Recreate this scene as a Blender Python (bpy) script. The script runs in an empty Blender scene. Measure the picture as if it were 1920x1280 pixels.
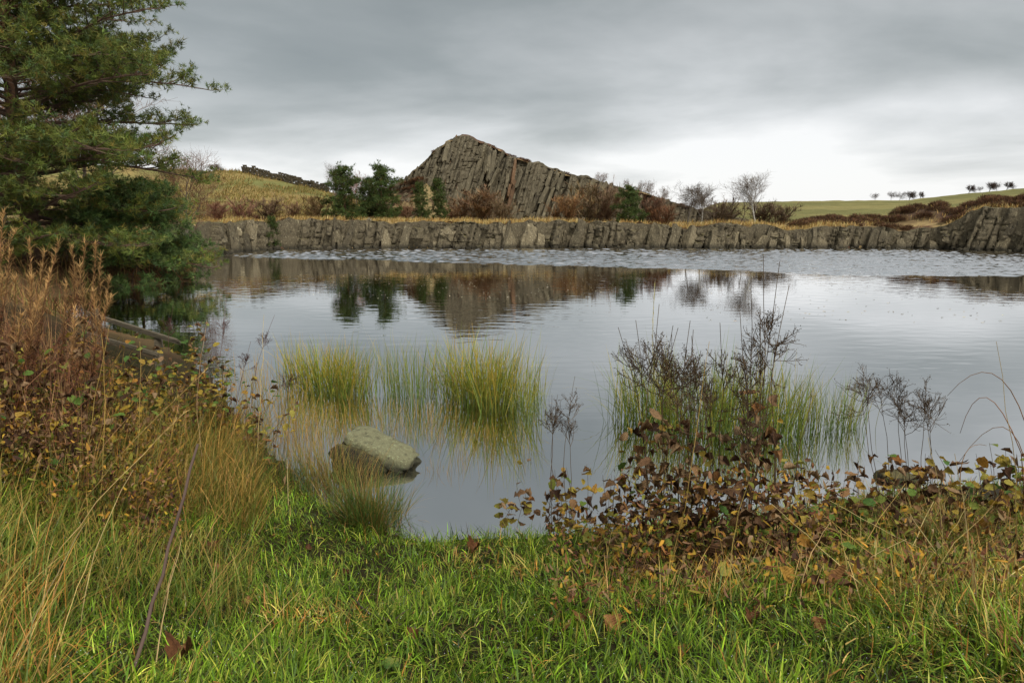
import bpy, math
import numpy as np
from mathutils import Vector, Matrix, Euler

rng = np.random.default_rng(11)
SC = bpy.context.scene
COL = SC.collection
PI = math.pi

# ------------------------------------------------------------------ camera
F = 1280.0                       # focal length in photo pixels (24 mm on a 36 mm sensor)
H = 2.8                          # eye height above the water
PITCH = math.atan(235 / 1280)    # horizon lies at photo row 405
CP, SP = math.cos(PITCH), math.sin(PITCH)
cd = bpy.data.cameras.new('camera'); cd.lens = 24; cd.sensor_width = 36
cd.clip_start = 0.05; cd.clip_end = 6000
cam = bpy.data.objects.new('camera', cd); COL.objects.link(cam)
cam.location = (0, 0, H); cam.rotation_euler = (PI / 2 - PITCH, 0, 0)
SC.camera = cam

# ------------------------------------------------------------------ sky, sun, exposure
SC.view_settings.view_transform = 'Standard'
SC.view_settings.look = 'None'
SC.view_settings.exposure = 1.42
SC.view_settings.gamma = 1.0
SUN_EL, SUN_ROT = math.radians(52), math.radians(150)    # azimuth clockwise from +Y
W = bpy.data.worlds.new('World'); SC.world = W; W.use_nodes = True
nt = W.node_tree; nt.nodes.clear()
def N(tree, typ, **kw):
    n = tree.nodes.new(typ)
    for k, v in kw.items():
        if k == 'inp':
            for a, b in v.items(): n.inputs[a].default_value = b
        else: setattr(n, k, v)
    return n
def ramp(tree, stops, interp='LINEAR'):
    r = tree.nodes.new('ShaderNodeValToRGB'); cr = r.color_ramp; cr.interpolation = interp
    while len(cr.elements) < len(stops): cr.elements.new(0.5)
    for e, (p, c) in zip(cr.elements, stops):
        e.position = p; e.color = (c[0], c[1], c[2], 1)
    return r
def build_world():
    L = nt.links.new
    tc = N(nt, 'ShaderNodeTexCoord')
    sep = N(nt, 'ShaderNodeSeparateXYZ'); L(tc.outputs['Generated'], sep.inputs[0])
    za = N(nt, 'ShaderNodeMath', operation='ABSOLUTE'); L(sep.outputs[2], za.inputs[0])
    zd = N(nt, 'ShaderNodeMath', operation='ADD', inp={1: 0.17}); L(za.outputs[0], zd.inputs[0])
    dx = N(nt, 'ShaderNodeMath', operation='DIVIDE'); L(sep.outputs[0], dx.inputs[0]); L(zd.outputs[0], dx.inputs[1])
    dy = N(nt, 'ShaderNodeMath', operation='DIVIDE'); L(sep.outputs[1], dy.inputs[0]); L(zd.outputs[0], dy.inputs[1])
    cmb = N(nt, 'ShaderNodeCombineXYZ'); L(dx.outputs[0], cmb.inputs[0]); L(dy.outputs[0], cmb.inputs[1])
    mp = N(nt, 'ShaderNodeMapping', inp={'Rotation': (0, 0, 0.35), 'Scale': (0.78, 0.85, 1), 'Location': (1.7, 0.2, 0)})
    L(cmb.outputs[0], mp.inputs[0])
    nz = N(nt, 'ShaderNodeTexNoise', inp={'Scale': 0.95, 'Detail': 7.0, 'Roughness': 0.5, 'Distortion': 0.25})
    L(mp.outputs[0], nz.inputs['Vector'])
    # elevation: an overcast deck whose far edge over the horizon is thinner and brighter
    el = ramp(nt, [(0.0, (.86,) * 3), (0.06, (.74,) * 3), (0.115, (.38,) * 3), (0.20, (.14,) * 3), (0.32, (0.13,) * 3), (.5, (.36,) * 3), (1, (.85,) * 3)], 'EASE')
    L(za.outputs[0], el.inputs[0])
    # a little brighter towards the right of the view
    bx = N(nt, 'ShaderNodeMath', operation='MULTIPLY', inp={1: 0.18}); L(sep.outputs[0], bx.inputs[0])
    a1 = N(nt, 'ShaderNodeMath', operation='MULTIPLY_ADD', inp={1: 1.5, 2: -0.50}); L(nz.outputs['Fac'], a1.inputs[0])
    a2 = N(nt, 'ShaderNodeMath', operation='ADD'); L(a1.outputs[0], a2.inputs[0]); L(el.outputs[0], a2.inputs[1])
    a3 = N(nt, 'ShaderNodeMath', operation='ADD'); L(a2.outputs[0], a3.inputs[0]); L(bx.outputs[0], a3.inputs[1])
    cr = ramp(nt, [(0.0, (.084, .093, .092)), (0.28, (.120, .129, .127)), (0.52, (.180, .187, .186)), (0.80, (.275, .279, .281)), (1.0, (.355, .355, .355))])
    L(a3.outputs[0], cr.inputs[0])
    ten = N(nt, 'ShaderNodeVectorMath', operation='SCALE', inp={'Scale': 10.0}); L(cr.outputs[0], ten.inputs[0])
    sky = N(nt, 'ShaderNodeTexSky', sky_type='NISHITA')
    sky.sun_disc = False; sky.sun_elevation = SUN_EL; sky.sun_rotation = SUN_ROT
    mx = N(nt, 'ShaderNodeMix', data_type='RGBA', inp={0: 0.95}); L(sky.outputs[0], mx.inputs[6]); L(ten.outputs[0], mx.inputs[7])
    bg = N(nt, 'ShaderNodeBackground', inp={'Strength': 0.1}); L(mx.outputs[2], bg.inputs[0])
    out = N(nt, 'ShaderNodeOutputWorld'); L(bg.outputs[0], out.inputs[0])
build_world()
sl = bpy.data.lights.new('sun', 'SUN'); sl.energy = 1.5; sl.angle = math.radians(22); sl.color = (1.0, 0.965, 0.91)
sun = bpy.data.objects.new('sun', sl); COL.objects.link(sun)
sd_ = Vector((math.sin(SUN_ROT) * math.cos(SUN_EL), math.cos(SUN_ROT) * math.cos(SUN_EL), math.sin(SUN_EL)))
sun.rotation_euler = sd_.to_track_quat('Z', 'Y').to_euler(); sun.location = (10, -20, 40)

# ------------------------------------------------------------------ pixel helpers (direction only)
def ray(px, py):
    cx, cy = (px - 960) / F, (640 - py) / F
    return np.array([cx, CP + cy * SP, -SP + cy * CP])
def P(px, py, Y):
    r = ray(px, py); return np.array([0, 0, H]) + r * (Y / r[1])
def G(px, py, z=0.0):
    r = ray(px, py); return np.array([0, 0, H]) + r * ((z - H) / r[2])

def ss(t):
    t = np.clip(t, 0, 1); return t * t * (3 - 2 * t)
def vnoise(x, y, s, seed=0):
    x = np.asarray(x, float) * s + seed * 17.3; y = np.asarray(y, float) * s - seed * 9.1
    xi, yi = np.floor(x).astype(np.int64), np.floor(y).astype(np.int64)
    fx, fy = x - xi, y - yi; fx = fx * fx * (3 - 2 * fx); fy = fy * fy * (3 - 2 * fy)
    def h(a, b):
        n = (a * 374761393 + b * 668265263 + seed * 1442695) & 0xffffffff
        n = ((n ^ (n >> 13)) * 1274126177) & 0xffffffff
        return ((n ^ (n >> 16)) & 0xffff) / 65535.0
    return (h(xi, yi) * (1 - fx) + h(xi + 1, yi) * fx) * (1 - fy) + (h(xi, yi + 1) * (1 - fx) + h(xi + 1, yi + 1) * fx) * fy
def fbm(x, y, s, seed=0, o=4):
    r = 0; a = 0.5
    for i in range(o): r = r + a * vnoise(x, y, s * 2 ** i, seed + i); a *= 0.5
    return r / (1 - 0.5 ** o)

# ------------------------------------------------------------------ lake outline and terrain
near_px = [(1920, 905), (1700, 925), (1500, 958), (1300, 975), (1130, 985), (950, 1002), (820, 1012), (740, 1000), (640, 955),
           (560, 900), (500, 830), (440, 760), (380, 690), (300, 640), (150, 598), (90, 560), (215, 539), (300, 533), (362, 528), (372, 505)]
far_px = [(368, 482), (395, 479), (440, 475), (520, 468.5), (620, 467), (760, 466), (900, 466), (1060, 465), (1220, 465.5), (1400, 466),
          (1560, 466), (1740, 467), (1830, 470), (1920, 473)]
LAKE = [G(*p)[:2] for p in near_px] 
FAR = [G(*p)[:2] for p in far_px]
FAR += [np.array([48, 51.]), np.array([62, 47.])]
LAKE = [np.array([62, 4.]), np.array([10, 5.6])] + LAKE + FAR
LAKE = np.array(LAKE)
def sdist(x, y):
    x = np.asarray(x, float); y = np.asarray(y, float)
    d = np.full(x.shape, 1e9); ins = np.zeros(x.shape, bool)
    n = len(LAKE)
    for i in range(n):
        ax, ay = LAKE[i]; bx, by = LAKE[(i + 1) % n]
        ex, ey = bx - ax, by - ay
        t = np.clip(((x - ax) * ex + (y - ay) * ey) / (ex * ex + ey * ey), 0, 1)
        d = np.minimum(d, (x - ax - t * ex) ** 2 + (y - ay - t * ey) ** 2)
        if ay != by:
            c = ((ay > y) != (by > y)) & (x < ex * (y - ay) / ey + ax); ins ^= c
    d = np.sqrt(d); return np.where(ins, -d, d)
RPX = np.array([-900, 0, 330, 400, 455, 540, 615, 680, 760, 800, 1250, 1300, 1345, 1450, 1560, 1700, 1760, 1830, 1920, 2100, 2600])
RPY = np.array([295, 303, 320, 324, 324, 341, 360, 378, 404, 407, 407, 398, 380, 379, 377, 376, 369, 362, 354, 346, 340])
RD = np.array([112, 112, 112, 112, 112, 112, 110, 108, 105, 120, 150, 170, 200, 230, 230, 230, 225, 220, 215, 210, 210])
def hz(x, y):
    x = np.asarray(x, float); y = np.asarray(y, float)
    s = sdist(x, y) + (fbm(x, y, 1.3, 5, 3) - 0.5) * 0.35 * ss((30 - y) / 20)
    near = 1.22 * ss(s / 5.2) + 0.08 * ss(s / 0.5) + (fbm(x, y, 0.9, 3, 4) - .5) * 0.22 * ss(s / 1.5) + .35 * ss((-x - 2.2) / 3) * ss(s / 2.5)
    spit = 0.95 * ss(s / 3.0) + 0.5 * ss((s - 2) / 8) + (fbm(x, y, 0.5, 4, 4) - .5) * 0.4 * ss(s / 2)
    px = 960 + F * x / np.maximum(y * CP, 1)
    top = np.interp(px, [300, 420, 560, 700, 1200, 1500, 1700, 1790, 1850, 2100], [2.35, 2.2, 2.45, 2.3, 2.05, 1.75, 1.75, 2.2, 3.3, 3.6])
    far = top * ss((s - 1.1) / 0.45) - .4 * ss((1.2 - s) / .3) + (fbm(x, y, 0.35, 8, 4) - .5) * 0.5 * ss((s - .4) / 3)
    far = far + (fbm(x, y, .30, 88, 3) - .5) * 1.3 * ss((s - 1.1) / .5) * np.exp(-np.maximum(s, 0) / 7)
    far = far + np.interp(px, [1450, 1560, 1640, 1760, 1850, 2100], [0, 1.0, 1.1, 1.5, 1.0, 1.0]) * np.exp(-((s - 9) / 4.5) ** 2) * (0.6 + 0.8 * fbm(x, y, .22, 31, 2)) * ss(s / 3)
    py = np.interp(px, RPX, RPY); D = np.interp(px, RPX, RD)
    zr = H + (405 - py) / F * D
    y0 = np.interp(px, [0, 700, 1300, 1400], [64, 66, 80, 78])
    t = (y - y0) / (D - y0)
    hill = (zr - top) * np.where(t < 1, ss(t * .5) * 2 * .999, 1) * (t > 0)
    hill = np.where(t > 1, (zr - top) - 0.02 * (y - D), hill)
    hill = hill + (fbm(x, y, 0.06, 21, 3) - .5) * 1.2 * ss(t * 2) * ss(1.2 - t)
    far = far + hill * ss((s - 2) / 6)
    land = near * (1 - ss((y - 13) / 5)) + spit * ss((y - 13) / 5)
    land = land * (1 - ss((y - 39) / 5)) + far * ss((y - 39) / 5)
    bed = np.maximum(-1.6, s * 0.42) - 0.02
    return np.where(s > 0, land, bed)
def h1(x, y): return float(hz(np.array([x]), np.array([y]))[0])
def gp(px, py, ymax=250):
    r = ray(px, py); t = np.concatenate([np.linspace(1.2, 12, 700), np.linspace(12, ymax, 1500)])
    p = np.array([0, 0, H])[None] + r[None] * t[:, None]
    g = np.maximum(hz(p[:, 0], p[:, 1]), -2)
    k = np.argmax(p[:, 2] <= g) if (p[:, 2] <= g).any() else len(t) - 1
    q = p[k].copy(); q[2] = g[k]; return q

# ------------------------------------------------------------------ mesh helpers
def mk_mesh(name, V, faces, mat, col=None, smooth=False):
    V = np.asarray(V, np.float32); me = bpy.data.meshes.new(name)
    faces = [np.asarray(f, np.int32) for f in faces if len(f)]
    nl = sum(f.size for f in faces); nf = sum(len(f) for f in faces)
    me.vertices.add(len(V)); me.vertices.foreach_set('co', V.ravel())
    me.loops.add(nl); me.loops.foreach_set('vertex_index', np.concatenate([f.ravel() for f in faces]))
    me.polygons.add(nf)
    tot = np.concatenate([np.full(len(f), f.shape[1], np.int32) for f in faces])
    st = np.concatenate([[0], np.cumsum(tot)[:-1]]).astype(np.int32)
    me.polygons.foreach_set('loop_start', st); me.polygons.foreach_set('loop_total', tot)
    me.polygons.foreach_set('use_smooth', np.full(nf, smooth))
    if col is not None:
        a = me.attributes.new('col', 'FLOAT_COLOR', 'POINT')
        c = np.ones((len(V), 4), np.float32); c[:, :3] = col
        a.data.foreach_set('color', c.ravel())
    me.materials.append(mat); me.update(calc_edges=True)
    return me
def link(name, data, parent=None, loc=(0, 0, 0), rot=(0, 0, 0), scale=(1, 1, 1)):
    o = bpy.data.objects.new(name, data); COL.objects.link(o)
    if parent is not None: o.parent = parent
    o.location = [float(v) for v in loc]; o.rotation_euler = [float(v) for v in rot]; o.scale = [float(v) for v in scale]
    return o
def thing(name, label, cat, loc=(0, 0, 0), rot=(0, 0, 0), scale=(1, 1, 1), group=None):
    return tag(link(name, None, None, loc, rot, scale), label, cat, group)
def tag(o, label, cat, group=None):
    o['label'] = label; o['category'] = cat
    if group: o['group'] = group
    return o
class Acc:
    def __init__(s): s.V = []; s.Q = []; s.T = []; s.C = []; s.n = 0
    def add(s, V, Q=None, T=None, C=None):
        V = np.asarray(V, float)
        if Q is not None and len(Q): s.Q.append(np.asarray(Q) + s.n)
        if T is not None and len(T): s.T.append(np.asarray(T) + s.n)
        C = np.full((len(V), 3), .2) if C is None else np.broadcast_to(np.asarray(C, float), (len(V), 3))
        s.V.append(V); s.C.append(C); s.n += len(V)
    def mesh(s, name, mat, smooth=False):
        f = []
        if s.Q: f.append(np.concatenate(s.Q))
        if s.T: f.append(np.concatenate(s.T))
        C = np.concatenate(s.C); g = C @ np.array([.3, .55, .15]); C = np.clip(g[:, None] + (C - g[:, None]) * 1.10, .003, .8)
        return mk_mesh(name, np.concatenate(s.V), f, mat, C, smooth)
    def obj(s, name, mat, parent=None, smooth=False, **k): return link(name, s.mesh(name, mat, smooth), parent, **k)
def unit(v): return v / np.maximum(np.linalg.norm(v, axis=-1, keepdims=True), 1e-9)
def tube(pts, rad, k=5, cap=True):
    pts = np.asarray(pts, float); n = len(pts); rad = np.broadcast_to(rad, (n,))
    d = np.gradient(pts, axis=0); d = unit(d)
    ref = np.array([0, 0, 1.]) if abs(d[:, 2]).mean() < .85 else np.array([1., 0, 0])
    a = unit(np.cross(d, ref)); b = np.cross(d, a)
    an = np.arange(k) * 2 * PI / k
    V = (pts[:, None] + rad[:, None, None] * (a[:, None] * np.cos(an)[None, :, None] + b[:, None] * np.sin(an)[None, :, None])).reshape(-1, 3)
    i = np.arange(n - 1)[:, None] * k; j = np.arange(k)[None]; j2 = (j + 1) % k
    Q = np.stack([i + j, i + j2, i + k + j2, i + k + j], -1).reshape(-1, 4)
    T = []
    if cap:
        V = np.concatenate([V, pts[:1], pts[-1:]]); e = (n - 1) * k
        jj = np.arange(k); T = np.concatenate([np.stack([jj, (jj + 1) % k, np.full(k, n * k)], 1)[:, ::-1],
                                               np.stack([e + jj, e + (jj + 1) % k, np.full(k, n * k + 1)], 1)])
    return V, Q, T
def blades(base, L, Wd, az, lean, curl, nseg=3, c0=None, c1=None, tw=None):
    """curved tapering grass blades, all at once"""
    base = np.asarray(base, float); n = len(base)
    t = np.linspace(0, 1, nseg + 1)[None]
    L, Wd, az, lean, curl = [np.broadcast_to(np.asarray(v, float), (n,))[:, None] for v in (L, Wd, az, lean, curl)]
    ang = lean + curl * t                      # angle from vertical along the blade
    dt = 1 / nseg
    hor = np.concatenate([np.zeros((n, 1)), np.cumsum(np.sin((ang[:, 1:] + ang[:, :-1]) / 2), 1) * dt], 1) * L
    ver = np.concatenate([np.zeros((n, 1)), np.cumsum(np.cos((ang[:, 1:] + ang[:, :-1]) / 2), 1) * dt], 1) * L
    tw = rng.uniform(-.9, .9, n)[:, None] if tw is None else np.broadcast_to(tw, (n,))[:, None]
    wob = (rng.uniform(-1, 1, n)[:, None] * .10) * L * t * t
    cx, cy = np.cos(az), np.sin(az)
    ctr = np.stack([base[:, 0:1] + cx * hor - cy * wob, base[:, 1:2] + cy * hor + cx * wob, base[:, 2:3] + ver], -1)
    w = Wd * (1 - t) ** .55 * (0.6 + 0.4 * np.minimum(1, t * 3 + .2)) * .5
    sx, sy = -np.sin(az + tw), np.cos(az + tw)
    sd = np.stack([sx * w, sy * w, w * 0], -1)
    A, B = ctr - sd, ctr + sd
    V = np.concatenate([np.stack([A[:, :-1], B[:, :-1]], 2).reshape(n, -1, 3), ctr[:, -1:]], 1)
    m = 2 * nseg + 1; off = np.arange(n)[:, None, None] * m
    q = np.array([[2 * i, 2 * i + 1, 2 * i + 3, 2 * i + 2] for i in range(nseg - 1)]).reshape(1, -1, 4)
    Q = (q + off).reshape(-1, 4) if nseg > 1 else None
    T = (np.array([[[2 * nseg - 2, 2 * nseg - 1, 2 * nseg]]]) + off).reshape(-1, 3)
    C = None
    if c0 is not None:
        c0 = np.broadcast_to(c0, (n, 3)); c1 = c0 if c1 is None else np.broadcast_to(c1, (n, 3))
        tt = np.concatenate([np.repeat(t[0, :-1], 2), [1]])[None, :, None]
        C = (c0[:, None] * (1 - tt) + c1[:, None] * tt).reshape(-1, 3)
    return V.reshape(-1, 3), Q, T, C
def pick(n, cols, p=None, jit=.18):
    cols = np.array(cols); p = None if p is None else np.array(p) / np.sum(p)
    c = cols[rng.choice(len(cols), n, p=p)]
    return np.clip(c * (1 + rng.uniform(-jit, jit, (n, 1))) * (1 + rng.uniform(-jit, jit, (n, 3)) * .4), .004, .8)

# ------------------------------------------------------------------ materials
def newmat(name):
    m = bpy.data.materials.new(name); m.use_nodes = True; t = m.node_tree
    b = t.nodes['Principled BSDF']; return m, t, b, t.links.new
def veg_mat(name, rough=.55, trans=.25, spec=.3, objcol=False, nscale=9.0):
    m, t, b, L = newmat(name)
    a = N(t, 'ShaderNodeAttribute', attribute_name='col')
    c = a.outputs['Color']
    if objcol:
        oi = N(t, 'ShaderNodeObjectInfo')
        mm = N(t, 'ShaderNodeMix', data_type='RGBA', blend_type='MULTIPLY', inp={0: 1.0}); L(c, mm.inputs[6]); L(oi.outputs['Color'], mm.inputs[7]); c = mm.outputs[2]
    g = N(t, 'ShaderNodeNewGeometry')
    nz = N(t, 'ShaderNodeTexNoise', inp={'Scale': nscale, 'Detail': 2.0}); L(g.outputs['Position'], nz.inputs['Vector'])
    mr = N(t, 'ShaderNodeMapRange', inp={'From Min': .3, 'From Max': .7, 'To Min': .72, 'To Max': 1.28}); L(nz.outputs[0], mr.inputs[0])
    vm = N(t, 'ShaderNodeVectorMath', operation='SCALE'); L(c, vm.inputs[0]); L(mr.outputs[0], vm.inputs['Scale'])
    L(vm.outputs[0], b.inputs['Base Color']); b.inputs['Roughness'].default_value = rough
    b.inputs['Specular IOR Level'].default_value = spec
    if trans:
        tr = N(t, 'ShaderNodeBsdfTranslucent'); L(vm.outputs[0], tr.inputs[0])
        mx = N(t, 'ShaderNodeMixShader', inp={0: trans}); L(b.outputs[0], mx.inputs[1]); L(tr.outputs[0], mx.inputs[2])
        L(mx.outputs[0], t.nodes['Material Output'].inputs[0])
    return m
def leaf_mat(name, stops, rough=.6, trans=.2):
    m, t, b, L = newmat(name)
    oi = N(t, 'ShaderNodeObjectInfo'); r = ramp(t, stops); L(oi.outputs['Random'], r.inputs[0])
    tc = N(t, 'ShaderNodeTexCoord')
    nz = N(t, 'ShaderNodeTexNoise', inp={'Scale': 5.0, 'Detail': 4.0, 'Roughness': .65})
    L(tc.outputs['Object'], nz.inputs['Vector'])
    mr = N(t, 'ShaderNodeMapRange', inp={'From Min': .3, 'From Max': .72, 'To Min': .5, 'To Max': 1.4}); L(nz.outputs[0], mr.inputs[0])
    # veins: bands across the blade
    wv = N(t, 'ShaderNodeTexWave', bands_direction='Y', inp={'Scale': 2.6, 'Distortion': 1.2}); L(tc.outputs['Object'], wv.inputs['Vector'])
    vm = N(t, 'ShaderNodeVectorMath', operation='SCALE'); L(r.outputs[0], vm.inputs[0]); L(mr.outputs[0], vm.inputs['Scale'])
    L(vm.outputs[0], b.inputs['Base Color']); b.inputs['Roughness'].default_value = rough
    b.inputs['Specular IOR Level'].default_value = .12
    bp = N(t, 'ShaderNodeBump', inp={'Strength': .5, 'Distance': .004}); L(wv.outputs[0], bp.inputs['Height']); L(bp.outputs[0], b.inputs['Normal'])
    tr = N(t, 'ShaderNodeBsdfTranslucent'); L(vm.outputs[0], tr.inputs[0])
    mx = N(t, 'ShaderNodeMixShader', inp={0: trans}); L(b.outputs[0], mx.inputs[1]); L(tr.outputs[0], mx.inputs[2])
    L(mx.outputs[0], t.nodes['Material Output'].inputs[0])
    return m
def rock_mat(name, dark, mid, pale, scale=1.0, moss=0.0, bump=.6, rand=.35, streak=1.0, wet=0.0):
    m, t, b, L = newmat(name)
    g = N(t, 'ShaderNodeNewGeometry'); oi = N(t, 'ShaderNodeObjectInfo')
    off = N(t, 'ShaderNodeVectorMath', operation='SCALE', inp={'Scale': 37.0})
    cb = N(t, 'ShaderNodeCombineXYZ'); L(oi.outputs['Random'], cb.inputs[0]); L(oi.outputs['Random'], cb.inputs[1]); L(cb.outputs[0], off.inputs[0])
    ad = N(t, 'ShaderNodeVectorMath', operation='ADD'); L(g.outputs['Position'], ad.inputs[0]); L(off.outputs[0], ad.inputs[1])
    mp = N(t, 'ShaderNodeMapping', inp={'Scale': (scale, scale, scale * streak)}); L(ad.outputs[0], mp.inputs[0])
    n1 = N(t, 'ShaderNodeTexNoise', inp={'Scale': 1.6, 'Detail': 8.0, 'Roughness': .68}); L(mp.outputs[0], n1.inputs['Vector'])
    n2 = N(t, 'ShaderNodeTexNoise', inp={'Scale': 5.5, 'Detail': 6.0, 'Roughness': .7}); L(mp.outputs[0], n2.inputs['Vector'])
    r1 = ramp(t, [(.30, dark), (.46, mid), (.62, [v * 1.15 for v in mid]), (.74, pale)]); L(n1.outputs[0], r1.inputs[0])
    # lichen spots
    r2 = ramp(t, [(.56, (0, 0, 0)), (.66, (1, 1, 1))]); L(n2.outputs[0], r2.inputs[0])
    lm = N(t, 'ShaderNodeMath', operation='MULTIPLY', inp={1: .75}); L(r2.outputs[0], lm.inputs[0])
    mx = N(t, 'ShaderNodeMix', data_type='RGBA'); L(lm.outputs[0], mx.inputs[0]); L(r1.outputs[0], mx.inputs[6]); mx.inputs[7].default_value = (*pale, 1)
    mr = N(t, 'ShaderNodeMapRange', inp={'To Min': 1 - rand, 'To Max': 1 + rand}); L(oi.outputs['Random'], mr.inputs[0])
    vm = N(t, 'ShaderNodeVectorMath', operation='SCALE'); L(mx.outputs[2], vm.inputs[0]); L(mr.outputs[0], vm.inputs['Scale'])
    c = vm.outputs[0]
    if moss:
        sp = N(t, 'ShaderNodeSeparateXYZ'); L(g.outputs['Normal'], sp.inputs[0])
        mm = N(t, 'ShaderNodeMath', operation='MULTIPLY_ADD', inp={1: .8, 2: moss - .75}); L(sp.outputs[2], mm.inputs[0])
        ma = N(t, 'ShaderNodeMath', operation='ADD', use_clamp=True); L(mm.outputs[0], ma.inputs[0]); L(n1.outputs[0], ma.inputs[1])
        rr = ramp(t, [(.45, (0, 0, 0)), (.7, (1, 1, 1))]); L(ma.outputs[0], rr.inputs[0])
        m2 = N(t, 'ShaderNodeMix', data_type='RGBA'); L(rr.outputs[0], m2.inputs[0]); L(c, m2.inputs[6]); m2.inputs[7].default_value = (.10, .085, .03, 1); c = m2.outputs[2]
    if wet:                                                  # algae and wet stain along the waterline
        sz = N(t, 'ShaderNodeSeparateXYZ'); L(g.outputs['Position'], sz.inputs[0])
        wz = N(t, 'ShaderNodeMath', operation='MULTIPLY_ADD', inp={1: -wet * 2.5}); L(n1.outputs[0], wz.inputs[0]); L(sz.outputs[2], wz.inputs[2])
        wr = N(t, 'ShaderNodeMapRange', inp={'From Min': -wet * .9, 'From Max': wet * .25, 'To Min': .82, 'To Max': 0}); L(wz.outputs[0], wr.inputs[0])
        wm = N(t, 'ShaderNodeMix', data_type='RGBA'); L(wr.outputs[0], wm.inputs[0]); L(c, wm.inputs[6]); wm.inputs[7].default_value = (.018, .016, .010, 1); c = wm.outputs[2]
    L(c, b.inputs['Base Color']); b.inputs['Roughness'].default_value = .85; b.inputs['Specular IOR Level'].default_value = .25
    bp = N(t, 'ShaderNodeBump', inp={'Strength': bump, 'Distance': .40 / scale}); L(n1.outputs[0], bp.inputs['Height'])
    b2 = N(t, 'ShaderNodeBump', inp={'Strength': bump * .7, 'Distance': .11 / scale}); L(n2.outputs[0], b2.inputs['Height']); L(bp.outputs[0], b2.inputs['Normal'])
    L(b2.outputs[0], b.inputs['Normal'])
    return m
M = {}
M['grass'] = veg_mat('grass_blades', .5, .22, .22)
M['dry'] = veg_mat('dry_stems', .7, .15, .12)
M['needle'] = veg_mat('pine_needles', .6, .12, .15, nscale=1.2)
M['needle_o'] = veg_mat('pine_needles_far', .6, .12, .12, objcol=True, nscale=1.0)
M['bark'] = veg_mat('bark', .85, 0, .2, nscale=6)
M['twig'] = veg_mat('twigs', .8, 0, .2, objcol=True, nscale=2)
M['heather'] = veg_mat('heather', .8, .1, .15, objcol=True, nscale=2.5)
M['leaf_brown'] = leaf_mat('withered_leaf', [(0, (.035, .018, .010)), (.25, (.09, .046, .022)), (.5, (.19, .11, .055)), (.75, (.25, .165, .085)), (1, (.20, .085, .022))])
M['leaf_yellow'] = leaf_mat('yellow_leaf', [(0, (.34, .22, .03)), (.4, (.30, .26, .05)), (.7, (.36, .17, .03)), (1, (.17, .19, .035))], trans=.3)
M['leaf_green'] = leaf_mat('green_leaf', [(0, (.07, .14, .03)), (.6, (.12, .18, .03)), (1, (.22, .24, .05))], trans=.3)
M['leaf_dead'] = leaf_mat('fallen_leaf', [(0, (.08, .034, .016)), (.5, (.18, .08, .03)), (1, (.27, .13, .05))], trans=.1)
M['rock'] = rock_mat('crag_rock', (.028, .023, .015), (.112, .094, .058), (.26, .23, .145), 1.1, 0.0, .9, .24, .35)
M['rock_rust'] = rock_mat('rust_stained_rock', (.03, .018, .011), (.115, .066, .034), (.22, .165, .10), 1.1, 0, .7, .25, .35)
M['rock_wall'] = rock_mat('cliff_rock', (.018, .014, .009), (.105, .085, .05), (.34, .30, .19), 2.0, 0.10, .9, .5, .6, .32)
M['rock_face'] = rock_mat('cliff_face_rock', (.015, .012, .008), (.088, .071, .042), (.28, .245, .15), 2.0, 0.08, .9, 0, .6, .32)
M['crag_face'] = rock_mat('crag_face_rock', (.024, .019, .013), (.108, .09, .056), (.26, .23, .145), 1.1, 0, .9, 0, .35)
M['rock_core'] = rock_mat('dark_rock', (.025, .021, .017), (.07, .058, .04), (.13, .11, .075), 1.2, .1, .6, 0, .6)
M['stone'] = rock_mat('lichen_stone', (.035, .030, .018), (.145, .14, .075), (.33, .37, .20), 8.0, 0, .8, 0, 1.0, .09)
M['stone_dark'] = rock_mat('mossy_stone', (.012, .010, .007), (.032, .028, .014), (.085, .08, .02), 5, .12, .9, 0)
M['plank'] = rock_mat('weathered_wood', (.035, .028, .02), (.085, .07, .045), (.14, .12, .08), 3.5, 0, .35, .1, 6)

def ground_mat():
    m, t, b, L = newmat('ground_soil_and_turf')
    a = N(t, 'ShaderNodeAttribute', attribute_name='col'); g = N(t, 'ShaderNodeNewGeometry')
    n1 = N(t, 'ShaderNodeTexNoise', inp={'Scale': 1.7, 'Detail': 8.0, 'Roughness': .7}); L(g.outputs['Position'], n1.inputs['Vector'])
    n2 = N(t, 'ShaderNodeTexNoise', inp={'Scale': .22, 'Detail': 5.0, 'Roughness': .6}); L(g.outputs['Position'], n2.inputs['Vector'])
    s = N(t, 'ShaderNodeMath', operation='ADD'); L(n1.outputs[0], s.inputs[0]); L(n2.outputs[0], s.inputs[1])
    mr = N(t, 'ShaderNodeMapRange', inp={'From Min': .65, 'From Max': 1.35, 'To Min': .62, 'To Max': 1.38}); L(s.outputs[0], mr.inputs[0])
    vm = N(t, 'ShaderNodeVectorMath', operation='SCALE'); L(a.outputs['Color'], vm.inputs[0]); L(mr.outputs[0], vm.inputs['Scale'])
    L(vm.outputs[0], b.inputs['Base Color']); b.inputs['Roughness'].default_value = .95; b.inputs['Specular IOR Level'].default_value = .05
    bp = N(t, 'ShaderNodeBump', inp={'Strength': .8, 'Distance': .25}); L(n1.outputs[0], bp.inputs['Height']); L(bp.outputs[0], b.inputs['Normal'])
    return m
M['ground'] = ground_mat()
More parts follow.
